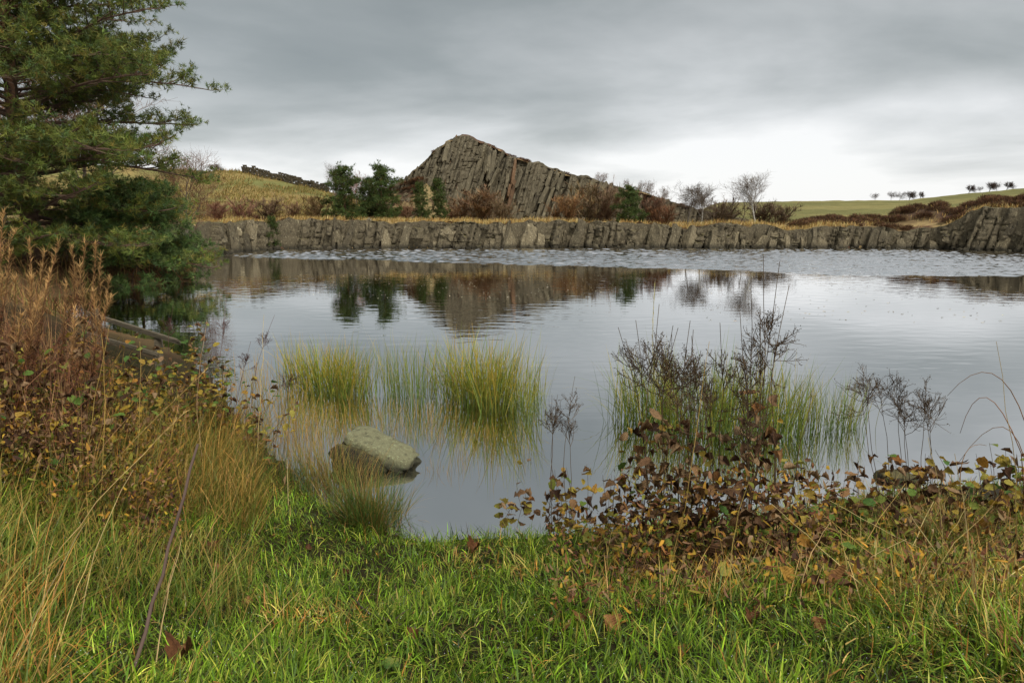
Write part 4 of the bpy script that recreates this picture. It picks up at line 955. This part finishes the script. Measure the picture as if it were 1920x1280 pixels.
def build_sedge():
    SG0 = [(.075, .115, .022), (.10, .13, .025), (.16, .15, .03)]; SG1 = [(.17, .22, .04), (.36, .33, .06), (.44, .29, .06)]
    GR0 = [(.06, .10, .022), (.08, .12, .025), (.12, .14, .03)]; GR1 = [(.13, .19, .04), (.22, .25, .05), (.36, .28, .06)]
    def W_(*pp): return [G(a, b, 0) for a, b in pp]
    clump('sedge_clump', 'yellow green sedge clump standing in the water behind the boulder', 'sedge', W_((555, 726), (600, 735), (625, 738), (650, 740), (678, 742), (640, 725), (590, 722)), 760, .66, 1.05, SG0, SG1, .0105, .18, .5, (.13, .16), z=-.05)
    clump('sedge_clump', 'loose green sedge clump between the two dense yellow ones', 'sedge', W_((735, 728), (750, 740), (790, 735), (815, 730), (735, 745), (775, 755)), 260, .62, 1.15, GR0, GR1, .0075, .12, .5, (.10, .15), z=-.05)
    clump('sedge_clump', 'dense yellow sedge clump reaching farthest into the open water', 'sedge', W_((850, 748), (880, 755), (905, 762), (930, 768), (955, 762), (890, 740), (925, 748)), 760, .80, 1.25, SG0, SG1, .011, .18, .55, (.13, .14), z=-.05)
    clump('sedge_clump', 'thin fringe of sedge on the open side of the dense yellow clump', 'sedge', W_((975, 755), (990, 765), (1005, 748), (985, 785)), 170, .6, 1.1, GR0, SG1[:3], .007, .12, .7, (.08, .12), z=-.05)
    clump('sedge_clump', 'wide green sedge clump behind the dark meadowsweet stems', 'sedge', W_((1180, 790), (1220, 800), (1265, 805), (1310, 810), (1355, 812), (1400, 815), (1440, 815), (1475, 812), (1350, 780), (1420, 785), (1250, 775)), 1350, .72, 1.2, GR0, GR1, .0105, .17, .5, (.14, .16), z=-.05)
    clump('sedge_clump', 'small green sedge clump out in the water beside the wide clump', 'sedge', W_((1545, 800), (1570, 808), (1595, 800), (1515, 806)), 260, .5, .95, GR0, GR1, .0075, .11, .5, (.10, .10), z=-.05)
    TN = [(.20, .13, .04), (.26, .16, .05), (.14, .13, .035)]; TN1 = [(.36, .22, .07), (.40, .25, .08), (.25, .22, .06)]
    clump('sedge_clump', 'sparse short orange shoots in the water around the boulder', 'sedge', W_(*[(a, b) for a in range(560, 860, 30) for b in (770, 795, 815)]), 520, .16, .38, TN, TN1, .005, .10, .4, (.14, .16), z=-.04)
    clump('sedge_clump', 'tawny shoots in the shallows between the left bank and the boulder', 'sedge', W_((430, 720), (470, 740), (500, 760), (520, 790), (545, 820), (570, 850), (480, 710), (540, 750), (575, 800)), 560, .25, .58, TN, TN1, .0055, .12, .5, (.18, .22), z=-.04)
    clump('sedge_clump', 'few thin shoots between the boulder and the dense yellow clump', 'sedge', W_((880, 845), (860, 870), (900, 815), (830, 880), (940, 820)), 110, .12, .32, TN, TN1, .0045, .12, .4, (.16, .12), z=-.04)
    RU0 = [(.035, .06, .015), (.05, .085, .018), (.12, .09, .03)]; RU1 = [(.07, .12, .028), (.12, .16, .04), (.28, .18, .06)]
    clump('rush_tuft', 'dark green spiky rush tuft leaning out from the grass edge below the boulder', 'rush', [gp(700, 992), gp(672, 985), gp(720, 990), gp(690, 998)], 950, .38, .66, RU0, RU1, .006, .34, .45, (.09, .07))
    clump('rush_tuft', 'tawny rush tuft in front of the mossy end of the boulder', 'rush', [G(610, 915), G(640, 925), G(670, 930), G(590, 900)], 520, .42, .78, RU0[1:], [(.2, .19, .05), (.33, .2, .07)], .006, .22, .6, (.11, .07), z=-.06)
    TW0 = [(.10, .09, .03), (.16, .11, .045), (.09, .12, .03)]; TW1 = [(.36, .26, .11), (.30, .17, .06), (.20, .20, .05)]
    for pts_, lab in (([gp(1640, 965), gp(1690, 968), gp(1730, 962)], 'tawny grass tussock growing over the dark mossy stone'), ([gp(1820, 985), gp(1870, 990), gp(1910, 985)], 'tawny grass tussock hanging over the rotting log'),
                      ([gp(1760, 1010), gp(1800, 1030)], 'tawny grass tussock between the mossy stone and the log'), ([gp(1540, 1010), gp(1580, 1000)], 'tawny grass tussock at the landward end of the brown thicket')):
        clump('grass_tussock', lab, 'grass', pts_, 420, .22, .50, TW0, TW1, .0055, .45, 1.0, (.10, .07))
    clump('rush_tuft', 'dark rush tuft hugging the left bank beside the tawny shoots', 'rush', [gp(520, 900), gp(490, 880), gp(550, 930)], 420, .28, .52, RU0, RU1, .0055, .3, .5, (.14, .12))
rng = np.random.default_rng(591); build_sedge()

# ------------------------------------------------------------------ leaves and herbs
def leaf_mesh(name, mat, seed, width=.32, fold=.25, curl=.9, lobes=0):
    r = np.random.default_rng(seed); n = 6; V = []; 
    for i in range(n + 1):
        t = i / n; a = -curl * t * t * .9; y = t * (1 - .12 * curl * t); z = -.28 * curl * t * t + r.normal(0, .015)
        w = width * (math.sin(PI * min(1, t * .93 + .06)) ** .75) * (1 + (.16 if i % 2 else -.10))
        zf = fold * w * (1 + curl * t)
        V += [(-w, y, z + zf + r.normal(0, .03)), (0, y, z), (w, y, z + zf + r.normal(0, .03))]
    Q = [(i * 3 + j, i * 3 + 1 + j, i * 3 + 4 + j, i * 3 + 3 + j) for i in range(n) for j in range(2)]
    V += [(-.02, -.25, .02), (.02, -.25, .02)]; k = len(V)
    T = [(k - 2, k - 1, 1)]
    return mk_mesh(name, V, [Q, T], mat, None, True)
def maple_mesh(name, mat, seed, curl=.6):
    r = np.random.default_rng(seed); n = 40; V = [(0, 0, 0)]; 
    for ring, f in ((1, .5), (2, 1.0)):
        for i in range(n):
            a = 2 * PI * i / n + PI / 2
            lob = .74 + .26 * abs(math.cos(2.5 * (a - PI / 2))) ** .8 + (.05 if i % 2 else -.03)
            rad = .5 * f * (lob if ring == 2 else .8); x, y = rad * math.cos(a), rad * math.sin(a)
            z = curl * (x * x * 1.8 + .5 * y * y * math.sin(3 * a + seed)) + r.normal(0, .02) * f
            V.append((x, y, z))
    T = [(0, 1 + i, 1 + (i + 1) % n) for i in range(n)]; Q = [(1 + i, 1 + n + i, 1 + n + (i + 1) % n, 1 + (i + 1) % n) for i in range(n)]
    return mk_mesh(name, V, [Q, T], mat, None, True)
LV = {k: [leaf_mesh('leaf', M['leaf_' + k], 40 + i, w, f, c) for i, (w, f, c) in enumerate(ps)] for k, ps in
      {'brown': ((.30, .7, 1.3), (.26, 1.1, 1.6), (.34, .5, .9), (.20, 1.6, 1.8), (.30, .9, -1.2)), 'yellow': ((.32, .25, .5), (.36, .35, .8), (.28, .5, 1.1)), 'green': ((.34, .2, .4), (.36, .3, .7))}.items()}
def add_leaf(root, org, p, kind, size, flat=False):
    me = LV[kind][rng.integers(len(LV[kind]))]
    az = rng.uniform(0, 2 * PI); e = rng.normal(-.25, .55) if kind == 'brown' else rng.normal(.05, .4)
    link('leaf', me, root, np.array(p) - org, (e, rng.normal(0, .5), az), (size * rng.uniform(.8, 1.15), size, size))
def stem_curve(b, t, bow=.05, n=8):
    u = np.linspace(0, 1, n)[:, None]; d = t - b; L = np.linalg.norm(d)
    o = rng.normal(0, bow * L, 3) * (1, 1, 0)
    return b + d * u + o * np.sin(u * PI) + rng.normal(0, .004 * L, (n, 3)) * (u > 0) * (u < 1)
def seed_head(a, p, d, L, lv, col):
    """branching dry flower head with little seed knots"""
    n = 9 if lv == 0 else 6
    for i in range(n):
        u = (i + rng.random()) / n
        q = p + d * L * u * .7
        d2 = unit(d * .7 + unit(rng.normal(size=3)) * rng.uniform(.6, 1.0)); L2 = L * rng.uniform(.38, .70) * (1.1 - .5 * u)
        pts, e = curve_pts(q, d2, L2, 3, .12, .12); a.add(*tube(pts, np.linspace(.0022, .0013, 4) * (1 if lv else 1.3), 3, False), C=col)
        if lv < 1: seed_head(a, pts[1], e, L2, lv + 1, col)
        m = 4; K = pts[-1] + rng.normal(0, .008, (m, 3)); s = rng.uniform(.0035, .0065, (m, 1, 1))
        oc = unit(rng.normal(size=(m, 4, 3))) * s; V = (K[:, None] + oc).reshape(-1, 3)
        T = (np.array([[0, 1, 2], [0, 2, 3], [0, 3, 1], [1, 3, 2]])[None] + np.arange(m)[:, None, None] * 4).reshape(-1, 3)
        a.add(V, None, T, np.array(col) * .75)
def herb(name, lab, cat, bpx, bpy_, tpx, tpy, nleaf=(0, 0, 0), lsize=.10, head=0.0, lrange=(.08, .62), r=.0045, col=(.085, .058, .034), dy=0., group=None, spread=.07, stems=1):
    b = gp(bpx, bpy_); t0 = P(tpx, tpy, b[1] + dy); 
    root = thing(name, lab, cat, b, group=group)
    for s in range(stems):
        t = t0 + (rng.normal(0, .12, 3) * (1, .8, .5) - np.array([0, 0, rng.uniform(.05, .3)]) * (s > 0)) * (s > 0)
        bb = b + rng.normal(0, .03, 3) * (1, 1, 0) * (s > 0) - np.array([0, 0, .03])
        pts = stem_curve(bb, t, .035); a = Acc()
        c = np.array(col) * rng.uniform(.8, 1.3)
        a.add(*tube(pts - b, np.linspace(r, r * .45, len(pts)), 5), C=c); stem = a.obj('stem', M['dry'], root)
        if head:
            h = Acc(); seed_head(h, pts[-3] - b, unit(pts[-1] - pts[-3]), head, 0, c * .8); h.obj('seed_head', M['dry'], stem)
        for kind, cnt in zip(('brown', 'yellow', 'green'), nleaf):
            k = cnt // stems + (rng.random() < (cnt / stems) % 1)
            for i in range(int(k)):
                u = lrange[0] + (lrange[1] - lrange[0]) * rng.random() ** 1.15
                q = np.array([np.interp(u * 7, range(8), pts[:, j]) for j in range(3)]) + rng.normal(0, 1, 3) * spread * (1.15 - u) * (1, 1, .5)
                add_leaf(stem, b, q, kind, lsize * rng.uniform(.55, 1.25))
    return root
def build_right_herbs():
    ms = 'meadowsweet'
    rows = [(1205, 1040, 1192, 600, .32, (26, 3, 2), 'dead meadowsweet with a wide dark head, outermost on the water side of the thicket'),
            (1235, 1050, 1236, 570, .30, (24, 3, 1), 'tall dead meadowsweet second from the open water side of the brown thicket'),
            (1275, 1060, 1262, 610, .30, (24, 2, 1), 'dead meadowsweet with a dense low head inside the brown thicket'),
            (1300, 1050, 1300, 618, .28, (24, 3, 1), 'dead meadowsweet in the middle of the brown thicket below the tall thin pair'),
            (1335, 1060, 1350, 605, .26, (24, 3, 1), 'dead meadowsweet with fine twigs in front of the wide sedge clump'),
            (1375, 1065, 1408, 535, .22, (20, 3, 1), 'thin straight dead stem with a fine spray, shorter of the tall pair'),
            (1395, 1065, 1462, 490, .26, (20, 3, 1), 'tallest dead stem curving up to a lone spray above the water'),
            (1410, 1075, 1376, 660, .24, (22, 3, 2), 'short dead meadowsweet at the landward side of the brown thicket'),
            (1455, 1070, 1448, 690, .0, (20, 4, 2), 'headless leafy dead stem at the end of the brown thicket')]
    for bx, by, tx, ty, hd, lf, lab in rows:
        herb('meadowsweet', lab, 'dead plant', bx, by, tx, ty, [int(v * 2.7) for v in lf], .092, hd * 1.15, (.04, .62), stems=3, spread=.14)
    rows = [(1660, 960, 1624, 684, .30, (12, 2, 0), 'dead meadowsweet with narrow upright head beside the dark mossy stone'),
            (1700, 955, 1682, 694, .26, (12, 2, 0), 'dead meadowsweet with the darkest round head behind the dark mossy stone'),
            (1725, 958, 1738, 712, .28, (12, 3, 0), 'dead meadowsweet with drooping side sprays behind the dark mossy stone'),
            (1065, 985, 1078, 705, .22, (9, 6, 1), 'thin dead meadowsweet standing at the open water edge left of the thicket'),
            (1030, 990, 1035, 740, .18, (7, 5, 0), 'faint leaning dead stem over the water next to the thin meadowsweet')]
    for bx, by, tx, ty, hd, lf, lab in rows: herb('meadowsweet', lab, 'dead plant', bx, by, tx, ty, [int(v * 1.6) for v in lf], .095, hd * 1.3, (.05, .42), r=.0035, stems=3 if bx > 1600 else 2)
    rows = [(960, 985, 985, 850, (10, 10, 1), 'small bush with rusty yellow leaves at the tip of the grass by the water'), (990, 990, 968, 905, (14, 6, 1), 'low rusty leaved bush beside the small yellow one'),
            (1050, 985, 1040, 880, (12, 9, 1), 'rusty leaved bush under the thin meadowsweet'), (1095, 985, 1100, 870, (8, 10, 3), 'yellow leaved herb under the edge of the brown thicket'),
            (1140, 1000, 1130, 890, (10, 8, 3), 'brown and yellow herb crowding the side of the brown thicket'), (1165, 1030, 1150, 960, (6, 8, 5), 'low yellow green herb in the grass before the brown thicket'),
            (1530, 1030, 1540, 930, (12, 6, 4), 'leafy herb just landward of the brown thicket'), (1580, 1000, 1590, 905, (8, 4, 8), 'green leaved herb between the thicket and the mossy stone'),
            (1640, 1010, 1645, 930, (9, 5, 7), 'green and brown herb in front of the mossy stone'), (1700, 1015, 1720, 920, (12, 6, 3), 'brown leafy herb leaning on the mossy stone'),
            (1790, 1010, 1800, 900, (8, 9, 4), 'yellow leaved herb between the mossy stone and the log'), (1850, 1000, 1855, 830, (8, 9, 4), 'rusty leaved bramble spray arching above the log'),
            (1900, 985, 1900, 850, (7, 8, 6), 'yellow green bramble spray at the end of the log'), (1600, 1080, 1600, 1010, (8, 8, 5), 'low yellowing herb in the tangled grass below the green leaved herb'),
            (1480, 1090, 1490, 1000, (12, 6, 3), 'curled brown herb at the foot of the brown thicket'), (1250, 1085, 1240, 990, (10, 6, 5), 'ragged herb in front of the brown thicket'),
            (1100, 1050, 1095, 985, (2, 8, 4), 'low herb with orange spotted leaves in the wet grass'), (1560, 1130, 1560, 1070, (5, 9, 4), 'flat spreading herb with orange tinged leaves in the grass'),
            (1340, 1090, 1345, 980, (14, 4, 3), 'brown leafy tangle before the middle of the thicket'),
            (1500, 1010, 1515, 860, (16, 4, 2), 'tall withered herb between the brown thicket and the open water beyond'), (1555, 1010, 1560, 880, (14, 5, 3), 'withered herb behind the green leaved one'),
            (1615, 990, 1610, 870, (16, 4, 2), 'withered leafy herb at the near side of the narrow headed meadowsweet'), (1670, 985, 1672, 850, (18, 4, 1), 'curled brown herb around the foot of the narrow headed meadowsweet'),
            (1720, 985, 1735, 850, (18, 4, 1), 'curled brown herb around the foot of the drooping meadowsweet'), (1770, 985, 1770, 870, (14, 6, 3), 'mixed brown and yellow herb on the log side of the mossy stone'),
            (1825, 985, 1830, 850, (12, 10, 5), 'yellowing bramble spray at the shore end of the log'), (1880, 990, 1885, 840, (10, 12, 5), 'yellow bramble spray over the middle of the log'), (1925, 1000, 1930, 830, (10, 10, 6), 'leafy bramble spray beyond the middle of the log')]
    for bx, by, tx, ty, lf, lab in rows: herb('leafy_herb', lab, 'plant', bx, by, tx, ty, [int(v * 1.6) for v in lf], .10, 0, (.1, 1.0), r=.003, stems=4, spread=.09)
rng = np.random.default_rng(598); build_right_herbs()

def build_left_herbs():
    # dried willowherb with curled tan tops
    tops = [(8, 395), (32, 430), (55, 450), (20, 470), (85, 470), (110, 455), (135, 462), (160, 450), (178, 455), (190, 480), (205, 520), (150, 500), (95, 510), (60, 520), (30, 520), (5, 520), (125, 530), (175, 545), (210, 555), (-30, 400), (-60, 420), (75, 560), (140, 580), (40, 590)]
    def wl(tx, ty):
        if tx > 130: return 'dried willowherb with a curled feathery top closest to the fence rails', 'willowherb by the fence rails'
        if ty < 460: return 'tall dried willowherb topping the brown stand in front of the pine trunk', 'tall willowherb before the pine trunk'
        return 'lower dried willowherb inside the brown stand on the left bank', 'low willowherb on the left bank'
    for i, (tx, ty) in enumerate(tops):
        bx = tx - rng.uniform(0, 60); by = rng.uniform(690, 790) if ty < 500 else rng.uniform(740, 830)
        b = gp(bx, by); t = P(tx, ty, b[1] + rng.uniform(-.2, .3))
        root = thing('willowherb', *wl(tx, ty)[:1], 'dead plant', b, group=wl(tx, ty)[1])
        pts = stem_curve(b - np.array([0, 0, .03]), t, .05) - b; a = Acc(); a.add(*tube(pts, np.linspace(.005, .002, 8), 5), C=(.13, .065, .04)); a.obj('stem', M['dry'], root)
        n = 230; u = 1 - .62 * rng.random(n) ** 1.2; p = np.stack([np.interp(u * 7, range(8), pts[:, j]) for j in range(3)], 1)
        f = ((u - .38) / .62)[:, None]; c = (np.array([(.16, .072, .028)]) * (1 - f) + np.array([(.46, .29, .13)]) * f) * rng.uniform(.7, 1.25, (n, 1))
        h = Acc(); h.add(*blades(p, rng.uniform(.05, .15, n) * (1.25 - .5 * f[:, 0]), .0045, rng.uniform(0, 6.3, n), rng.uniform(.3, 1.2, n), rng.uniform(-.9, 1.0, n), 4, c, c * 1.15)); h.obj('seed_head', M['dry'], root)
        n = 120; u = rng.uniform(.1, .6, n); p = np.stack([np.interp(u * 7, range(8), pts[:, j]) for j in range(3)], 1); c = pick(n, [(.12, .05, .028), (.18, .08, .04), (.08, .04, .025)])
        h = Acc(); h.add(*blades(p, rng.uniform(.06, .16, n), .012, rng.uniform(0, 6.3, n), rng.uniform(.8, 2.0, n), rng.uniform(-.2, 1.4, n), 3, c, c)); h.obj('withered_leaves', M['dry'], root)
    # yellow and brown leaved undergrowth
    for i in range(50):
        bx = rng.uniform(-20, 420); by = np.interp(bx, [0, 420], [900, 800]) - rng.uniform(-40, np.interp(bx, [0, 200, 420], [140, 90, 20]))
        hpx = rng.uniform(90, 190); low = bx < 170
        lf = (26, 9, 4) if low else (12, 18, 8)
        herb('leafy_herb', 'brown leaved undergrowth plant with scattered yellow leaves on the left bank' if low else 'yellow and green leaved undergrowth plant beside the fence rails', 'plant', bx, by, bx + rng.uniform(-20, 40), by - hpx, lf, .085, 0, (.15, 1.0), r=.003, stems=3, spread=.12,
             group='brown undergrowth on the left bank' if low else 'yellow undergrowth by the fence rails')
    for bx, by, tx, ty in ((180, 735, 190, 610), (215, 740, 225, 620), (250, 742, 255, 650), (285, 745, 300, 640), (150, 735, 160, 600)):
        herb('leafy_herb', 'yellow and brown herb growing up in front of the sloping fence rails', 'plant', bx, by, tx, ty, (14, 16, 5), .085, 0, (.2, 1.0), r=.003, stems=4, spread=.13, group='herbs in front of the fence rails')
    for i in range(16):
        bx = rng.uniform(300, 510); by = np.interp(bx, [300, 400, 510], [745, 800, 900]) - rng.uniform(-25, 10)
        herb('leafy_herb', 'tawny leaved herb leaning out from the left bank over the shallow shoots', 'plant', bx, by, bx + rng.uniform(-10, 60), by - rng.uniform(90, 200), (9, 11, 4), .08, 0, (.15, 1.0), r=.003, stems=3, spread=.12, group='herbs leaning over the left shallows')
    rows = [(400, 800, 425, 560, 'thin dark dead stem with open fork over the water near the left bank'), (470, 810, 515, 590, 'dead stem with the widest open spray over the water beside the left bank'), (430, 830, 470, 640, 'bent dead stem between the two open sprays of the left bank'),
            (330, 780, 325, 570, 'reddish dead stem rising past the end of the fence rails'), (480, 880, 545, 680, 'slanting dead stem above the tawny shoots')]
    for bx, by, tx, ty, lab in rows: herb('withered_weed', lab, 'dead plant', bx, by, tx, ty, (2, 3, 0), .06, .24, (.1, .6), r=.0035, col=(.11, .06, .05))
    a = Acc()                                                 # fine red-brown stalks filling the stand
    x, y, z, s, px = near_pts(3800, -220, 250, 5.0, 8.5, 1, .05); n = len(x); c = pick(n, [(.14, .06, .035), (.20, .10, .055), (.09, .045, .03), (.30, .18, .09)])
    a.add(*blades(np.stack([x, y, z], 1), rng.uniform(.3, .95, n), .008, rng.uniform(0, 6.3, n), np.abs(rng.normal(.2, .2, n)), rng.normal(.2, .4, n), 4, c, c * 1.2))
    o = a.obj('dead_stalks', M['dry']); o['kind'] = 'stuff'; tag(o, 'tangle of red brown dead stalks under the dried willowherb', 'dead plant')
    a = Acc()                                                 # bracken under the pines
    x = rng.uniform(-24, -9, 9000); y = rng.uniform(17, 40, 9000); s = sdist(x, y); k = s > .1; x, y = x[k], y[k]; n = len(x); c = pick(n, [(.20, .10, .05), (.30, .19, .08), (.12, .06, .035), (.13, .12, .04)])
    a.add(*blades(np.stack([x, y, hz(x, y)], 1), rng.uniform(.3, .9, n), .03, rng.uniform(0, 6.3, n), np.abs(rng.normal(.4, .3, n)), rng.uniform(0, 1, n), 3, c, c))
    o = a.obj('bracken', M['dry']); o['kind'] = 'stuff'; tag(o, 'brown dead bracken covering the ground under the tall pine', 'bracken')
rng = np.random.default_rng(605); build_left_herbs()

def build_details():
    # fallen leaves on the grass
    ML = [maple_mesh('fallen_leaf', M['leaf_dead'], i, c) for i, c in enumerate((1.6, 2.4, -1.4, 3.0))]
    rows = [(405, 1032, .17, 'large flat brown fallen leaf below the long left grass'), (418, 1076, .11, 'crumpled dark fallen leaf just below the large flat one'), (578, 1034, .09, 'small upright orange brown fallen leaf in green grass'),
            (890, 1036, .15, 'crumpled brown fallen leaf beside the water inlet tip'), (1142, 1180, .15, 'curled copper brown fallen leaf in the open grass'), (1095, 1172, .11, 'dark folded leaf touching the curled copper leaf'),
            (1416, 1150, .12, 'grey brown fallen leaf standing below the brown thicket'), (1412, 1172, .10, 'darker leaf lying below the standing grey brown one'), (1800, 1092, .24, 'big rolled russet leaf standing in the dry grass under the log'),
            (1835, 1150, .15, 'dark crumpled leaf at the foot of the big rolled russet leaf'), (1846, 1200, .16, 'pale yellow brown leaf below the dark crumpled leaf'), (655, 1082, .08, 'small grey leaf flat in the short grass'),
            (1530, 1180, .10, 'brown leaf half hidden by grass right of the standing grey brown leaf'), (1900, 1225, .14, 'dark leaf beside the pale yellow brown leaf'), (465, 1135, .10, 'brown leaf beside the leaning dead stalk'),
            (345, 1245, .16, 'broad dead leaf at the foot of the leaning dead stalk'), (1272, 1232, .07, 'single small orange leaf low in the grass'), (775, 1200, .10, 'dark leaf scrap at the end of the fallen twig')]
    for i, (px, py, s, lab) in enumerate(rows):
        p = gp(px, py); o = link('fallen_leaf', ML[i % 4], None, p + np.array([0, 0, .035]), (rng.normal(.5, .25), rng.normal(0, .3), rng.uniform(-.8, .8)), (s * .75, s * .66, s * .66)); tag(o, lab, 'leaf')
    # dark leaning stalk
    b = gp(238, 1278); t = P(371, 832, b[1] + .42); pts = stem_curve(b - np.array([0, 0, .05]), t, .012, 10); a = Acc()
    rad = np.linspace(.0085, .0055, 10) * rng.uniform(.9, 1.2, 10); a.add(*tube(pts, rad, 7), C=(.11, .075, .06)); tag(a.obj('dead_stalk', M['bark'], smooth=True), 'thick bare dead stalk leaning up out of the dry grass', 'stalk')
    b0, b1 = gp(662, 1132), gp(792, 1192); pts = stem_curve(b0 + np.array([0, 0, .05]), b1 + np.array([0, 0, .035]), .05, 8); a = Acc(); a.add(*tube(pts, np.linspace(.006, .010, 8), 6), C=(.05, .035, .028))
    q = pts[5]; a.add(*tube(np.array([q, q + (.05, .03, .03), q + (.09, .05, .05)]), [.005, .004, .002], 5), C=(.05, .035, .028)); tag(a.obj('fallen_twig', M['bark'], smooth=True), 'dark forked twig lying in the short grass', 'twig')
    # straw culms
    rows = [(160, 960, 205, 610, 0), (185, 970, 190, 625, 0), (245, 950, 262, 640, 0), (120, 1000, 390, 690, 1), (60, 1100, 350, 770, 1), (250, 1130, 350, 860, 1), (30, 1000, 75, 860, 0), (150, 1180, 250, 880, 0), (330, 1200, 470, 1010, 0), (20, 1250, 160, 980, 0),
            (90, 1270, 170, 1040, 0), (480, 900, 495, 590, 0), (380, 880, 388, 600, 0), (430, 1240, 560, 1110, 0), (540, 950, 538, 860, 0), (285, 1270, 340, 1010, 0),
            (1250, 1100, 1330, 640, 0), (1300, 1040, 1228, 530, 1), (1770, 1060, 1740, 820, 0), (1840, 1150, 1790, 850, 0), (1900, 1100, 1868, 640, 0), (1560, 1110, 1700, 1010, 0), (1640, 1120, 1780, 1060, 0), (1500, 1020, 1470, 830, 0), (1560, 1160, 1870, 1130, 0), (1700, 1120, 1830, 1030, 0), (1370, 1150, 1405, 900, 0), (1440, 1050, 1500, 1010, 0)]
    for i in range(18):
        x0 = rng.uniform(1480, 1900); y0 = rng.uniform(1030, 1170); rows.append((x0, y0, x0 + rng.normal(0, 130), y0 - rng.uniform(60, 200), 0))
    for px, py, tx, ty, hd in rows:
        b = gp(px, py); t = P(tx, ty, b[1] + rng.uniform(.05, .35)); left = px < 800
        root = thing('straw_stalk', 'long pale straw stalk rising from the grass on the left bank' if left else 'long pale straw stalk crossing the herbs on the right bank', 'grass stalk', b, group='straw stalks on the left bank' if left else 'straw stalks on the right bank')
        pts = stem_curve(b - np.array([0, 0, .03]), t, .04, 9) - b; a = Acc(); c = pick(1, STRAW[:3])[0]; a.add(*tube(pts, np.linspace(.0032, .0014, 9), 4), C=c); a.obj('stem', M['dry'], root)
        if hd:
            n = 60; u = rng.uniform(.82, 1, n); p = np.stack([np.interp(u * 8, range(9), pts[:, j]) for j in range(3)], 1); d = unit(pts[-1] - pts[-2]); az = math.atan2(d[1], d[0])
            h = Acc(); h.add(*blades(p, .035, .004, az + rng.normal(0, .5, n), math.acos(np.clip(d[2], -1, 1)) + rng.normal(0, .25, n), .1, 2, c * 1.1, c * 1.2)); h.obj('ear', M['dry'], root)
    # arching dead blades on the right
    for (x0, y0, xm, ym, x1, y1, lab) in ((1925, 800, 1860, 700, 1776, 742, 'dark thin arching blade reaching farthest over the water above the log'), (1915, 850, 1850, 745, 1800, 812, 'orange brown arching blade bowed over the water below the dark thin one'),
                                          (1800, 930, 1810, 850, 1850, 835, 'dry loop of blade at the shore side of the log'), (1930, 900, 1880, 800, 1795, 870, 'brown arching blade closest above the log')):
        Y = 4.7; a0, a1, a2 = P(x0, y0, Y), P(xm, ym, Y + .12), P(x1, y1, Y + .2); root0 = gp(min(x0, 1915), 985)
        u = np.linspace(0, 1, 9)[:, None]; arc = a0 * (1 - u) ** 2 + (2 * a1 - .5 * a0 - .5 * a2) * 2 * u * (1 - u) + a2 * u * u
        pts = np.concatenate([[root0 - (0, 0, .04)], [(root0 + a0 * 1.2) / 2.2 + (0.02, 0, 0)], arc]); a = Acc(); a.add(*tube(pts, np.linspace(.0038, .0015, len(pts)), 4), C=pick(1, [(.20, .11, .05), (.12, .075, .045)])[0]); tag(a.obj('arching_blade', M['dry'], smooth=True), lab, 'grass blade')
    # broad green leaves low in the grass
    for px, py, s, nl, lab in ((1160, 1050, .22, 1, 'single long pointed green dock leaf in the grass'), (733, 1268, .05, 5, 'small round leaved green herb at the bottom of the lawn'), (962, 1250, .045, 4, 'little green herb in the short grass right of the round leaved one'), (972, 1262, .06, 0, '')):
        if not nl: continue
        b = gp(px, py); root = thing('green_herb', lab, 'plant', b)
        for k in range(nl):
            link('leaf', LV['green'][k % 2], root, (0, 0, .06), (.6 if nl == 1 else .35, 0, (-.6 if nl == 1 else k * 2 * PI / nl + .4)), (s * (.45 if nl == 1 else 1.2), s, s))
    # leaf litter in the herbs (uncountable small scraps)
    def litter(name, lab, n, px0, px1, y0, y1, zr, cols, smin=.0):
        x, y, z, s, px = near_pts(n, px0, px1, y0, y1, 1, smin); n = len(x); c = pick(n, cols, jit=.3); a = Acc()
        a.add(*blades(np.stack([x, y, z + rng.uniform(0, 1, n) ** 1.5 * zr], 1), rng.uniform(.03, .075, n), rng.uniform(.015, .034, n), rng.uniform(0, 6.3, n), rng.uniform(.4, 2.4, n), rng.normal(0, 1.2, n), 3, c, c))
        o = a.obj(name, M['dry']); o['kind'] = 'stuff'; tag(o, lab, 'leaves')
    BR = [(.09, .042, .02), (.16, .08, .034), (.045, .024, .014), (.30, .18, .04), (.20, .125, .065), (.15, .135, .03)]
    litter('leaf_litter', 'mass of small withered leaves filling the left undergrowth', 16000, -230, 400, 4.4, 8.2, .55, BR, .1)
    litter('leaf_litter', 'mass of curled withered leaves filling the brown meadowsweet thicket', 2600, 1130, 1500, 4.0, 5.0, .75, BR, .02)
    litter('leaf_litter', 'mass of small withered leaves around the feet of the right herbs', 5200, 1020, 2150, 3.3, 5.6, .28, BR, .02)
    # floating scraps on the lake
    n = 420; px = np.concatenate([rng.uniform(560, 1150, 300), rng.uniform(1300, 1900, 120)]); py = np.concatenate([rng.uniform(515, 560, 300), rng.uniform(535, 605, 120)])
    p = np.array([G(a, b, .006) for a, b in zip(px, py)]); az = rng.uniform(0, 6.3, n); r = rng.uniform(.02, .06, n)
    V = np.stack([p + np.stack([np.cos(az + k * 1.57) * r * (1, .5, 1, .5)[k], np.sin(az + k * 1.57) * r * (1, .5, 1, .5)[k], np.zeros(n) + .004 * k], 1) for k in range(4)], 1).reshape(-1, 3)
    me = mk_mesh('floating_leaves', V, [np.arange(n * 4).reshape(-1, 4)], M['dry'], np.repeat(pick(n, [(.3, .26, .17), (.1, .08, .05), (.4, .36, .26)]), 4, 0)); o = link('floating_leaves', me); o['kind'] = 'stuff'; tag(o, 'small pale leaf scraps floating on the calm lake', 'leaves')
rng = np.random.default_rng(612); build_details()
print('tris', sum(len(m.loops) - 2 * len(m.polygons) for m in bpy.data.meshes), 'objects', len(bpy.data.objects))
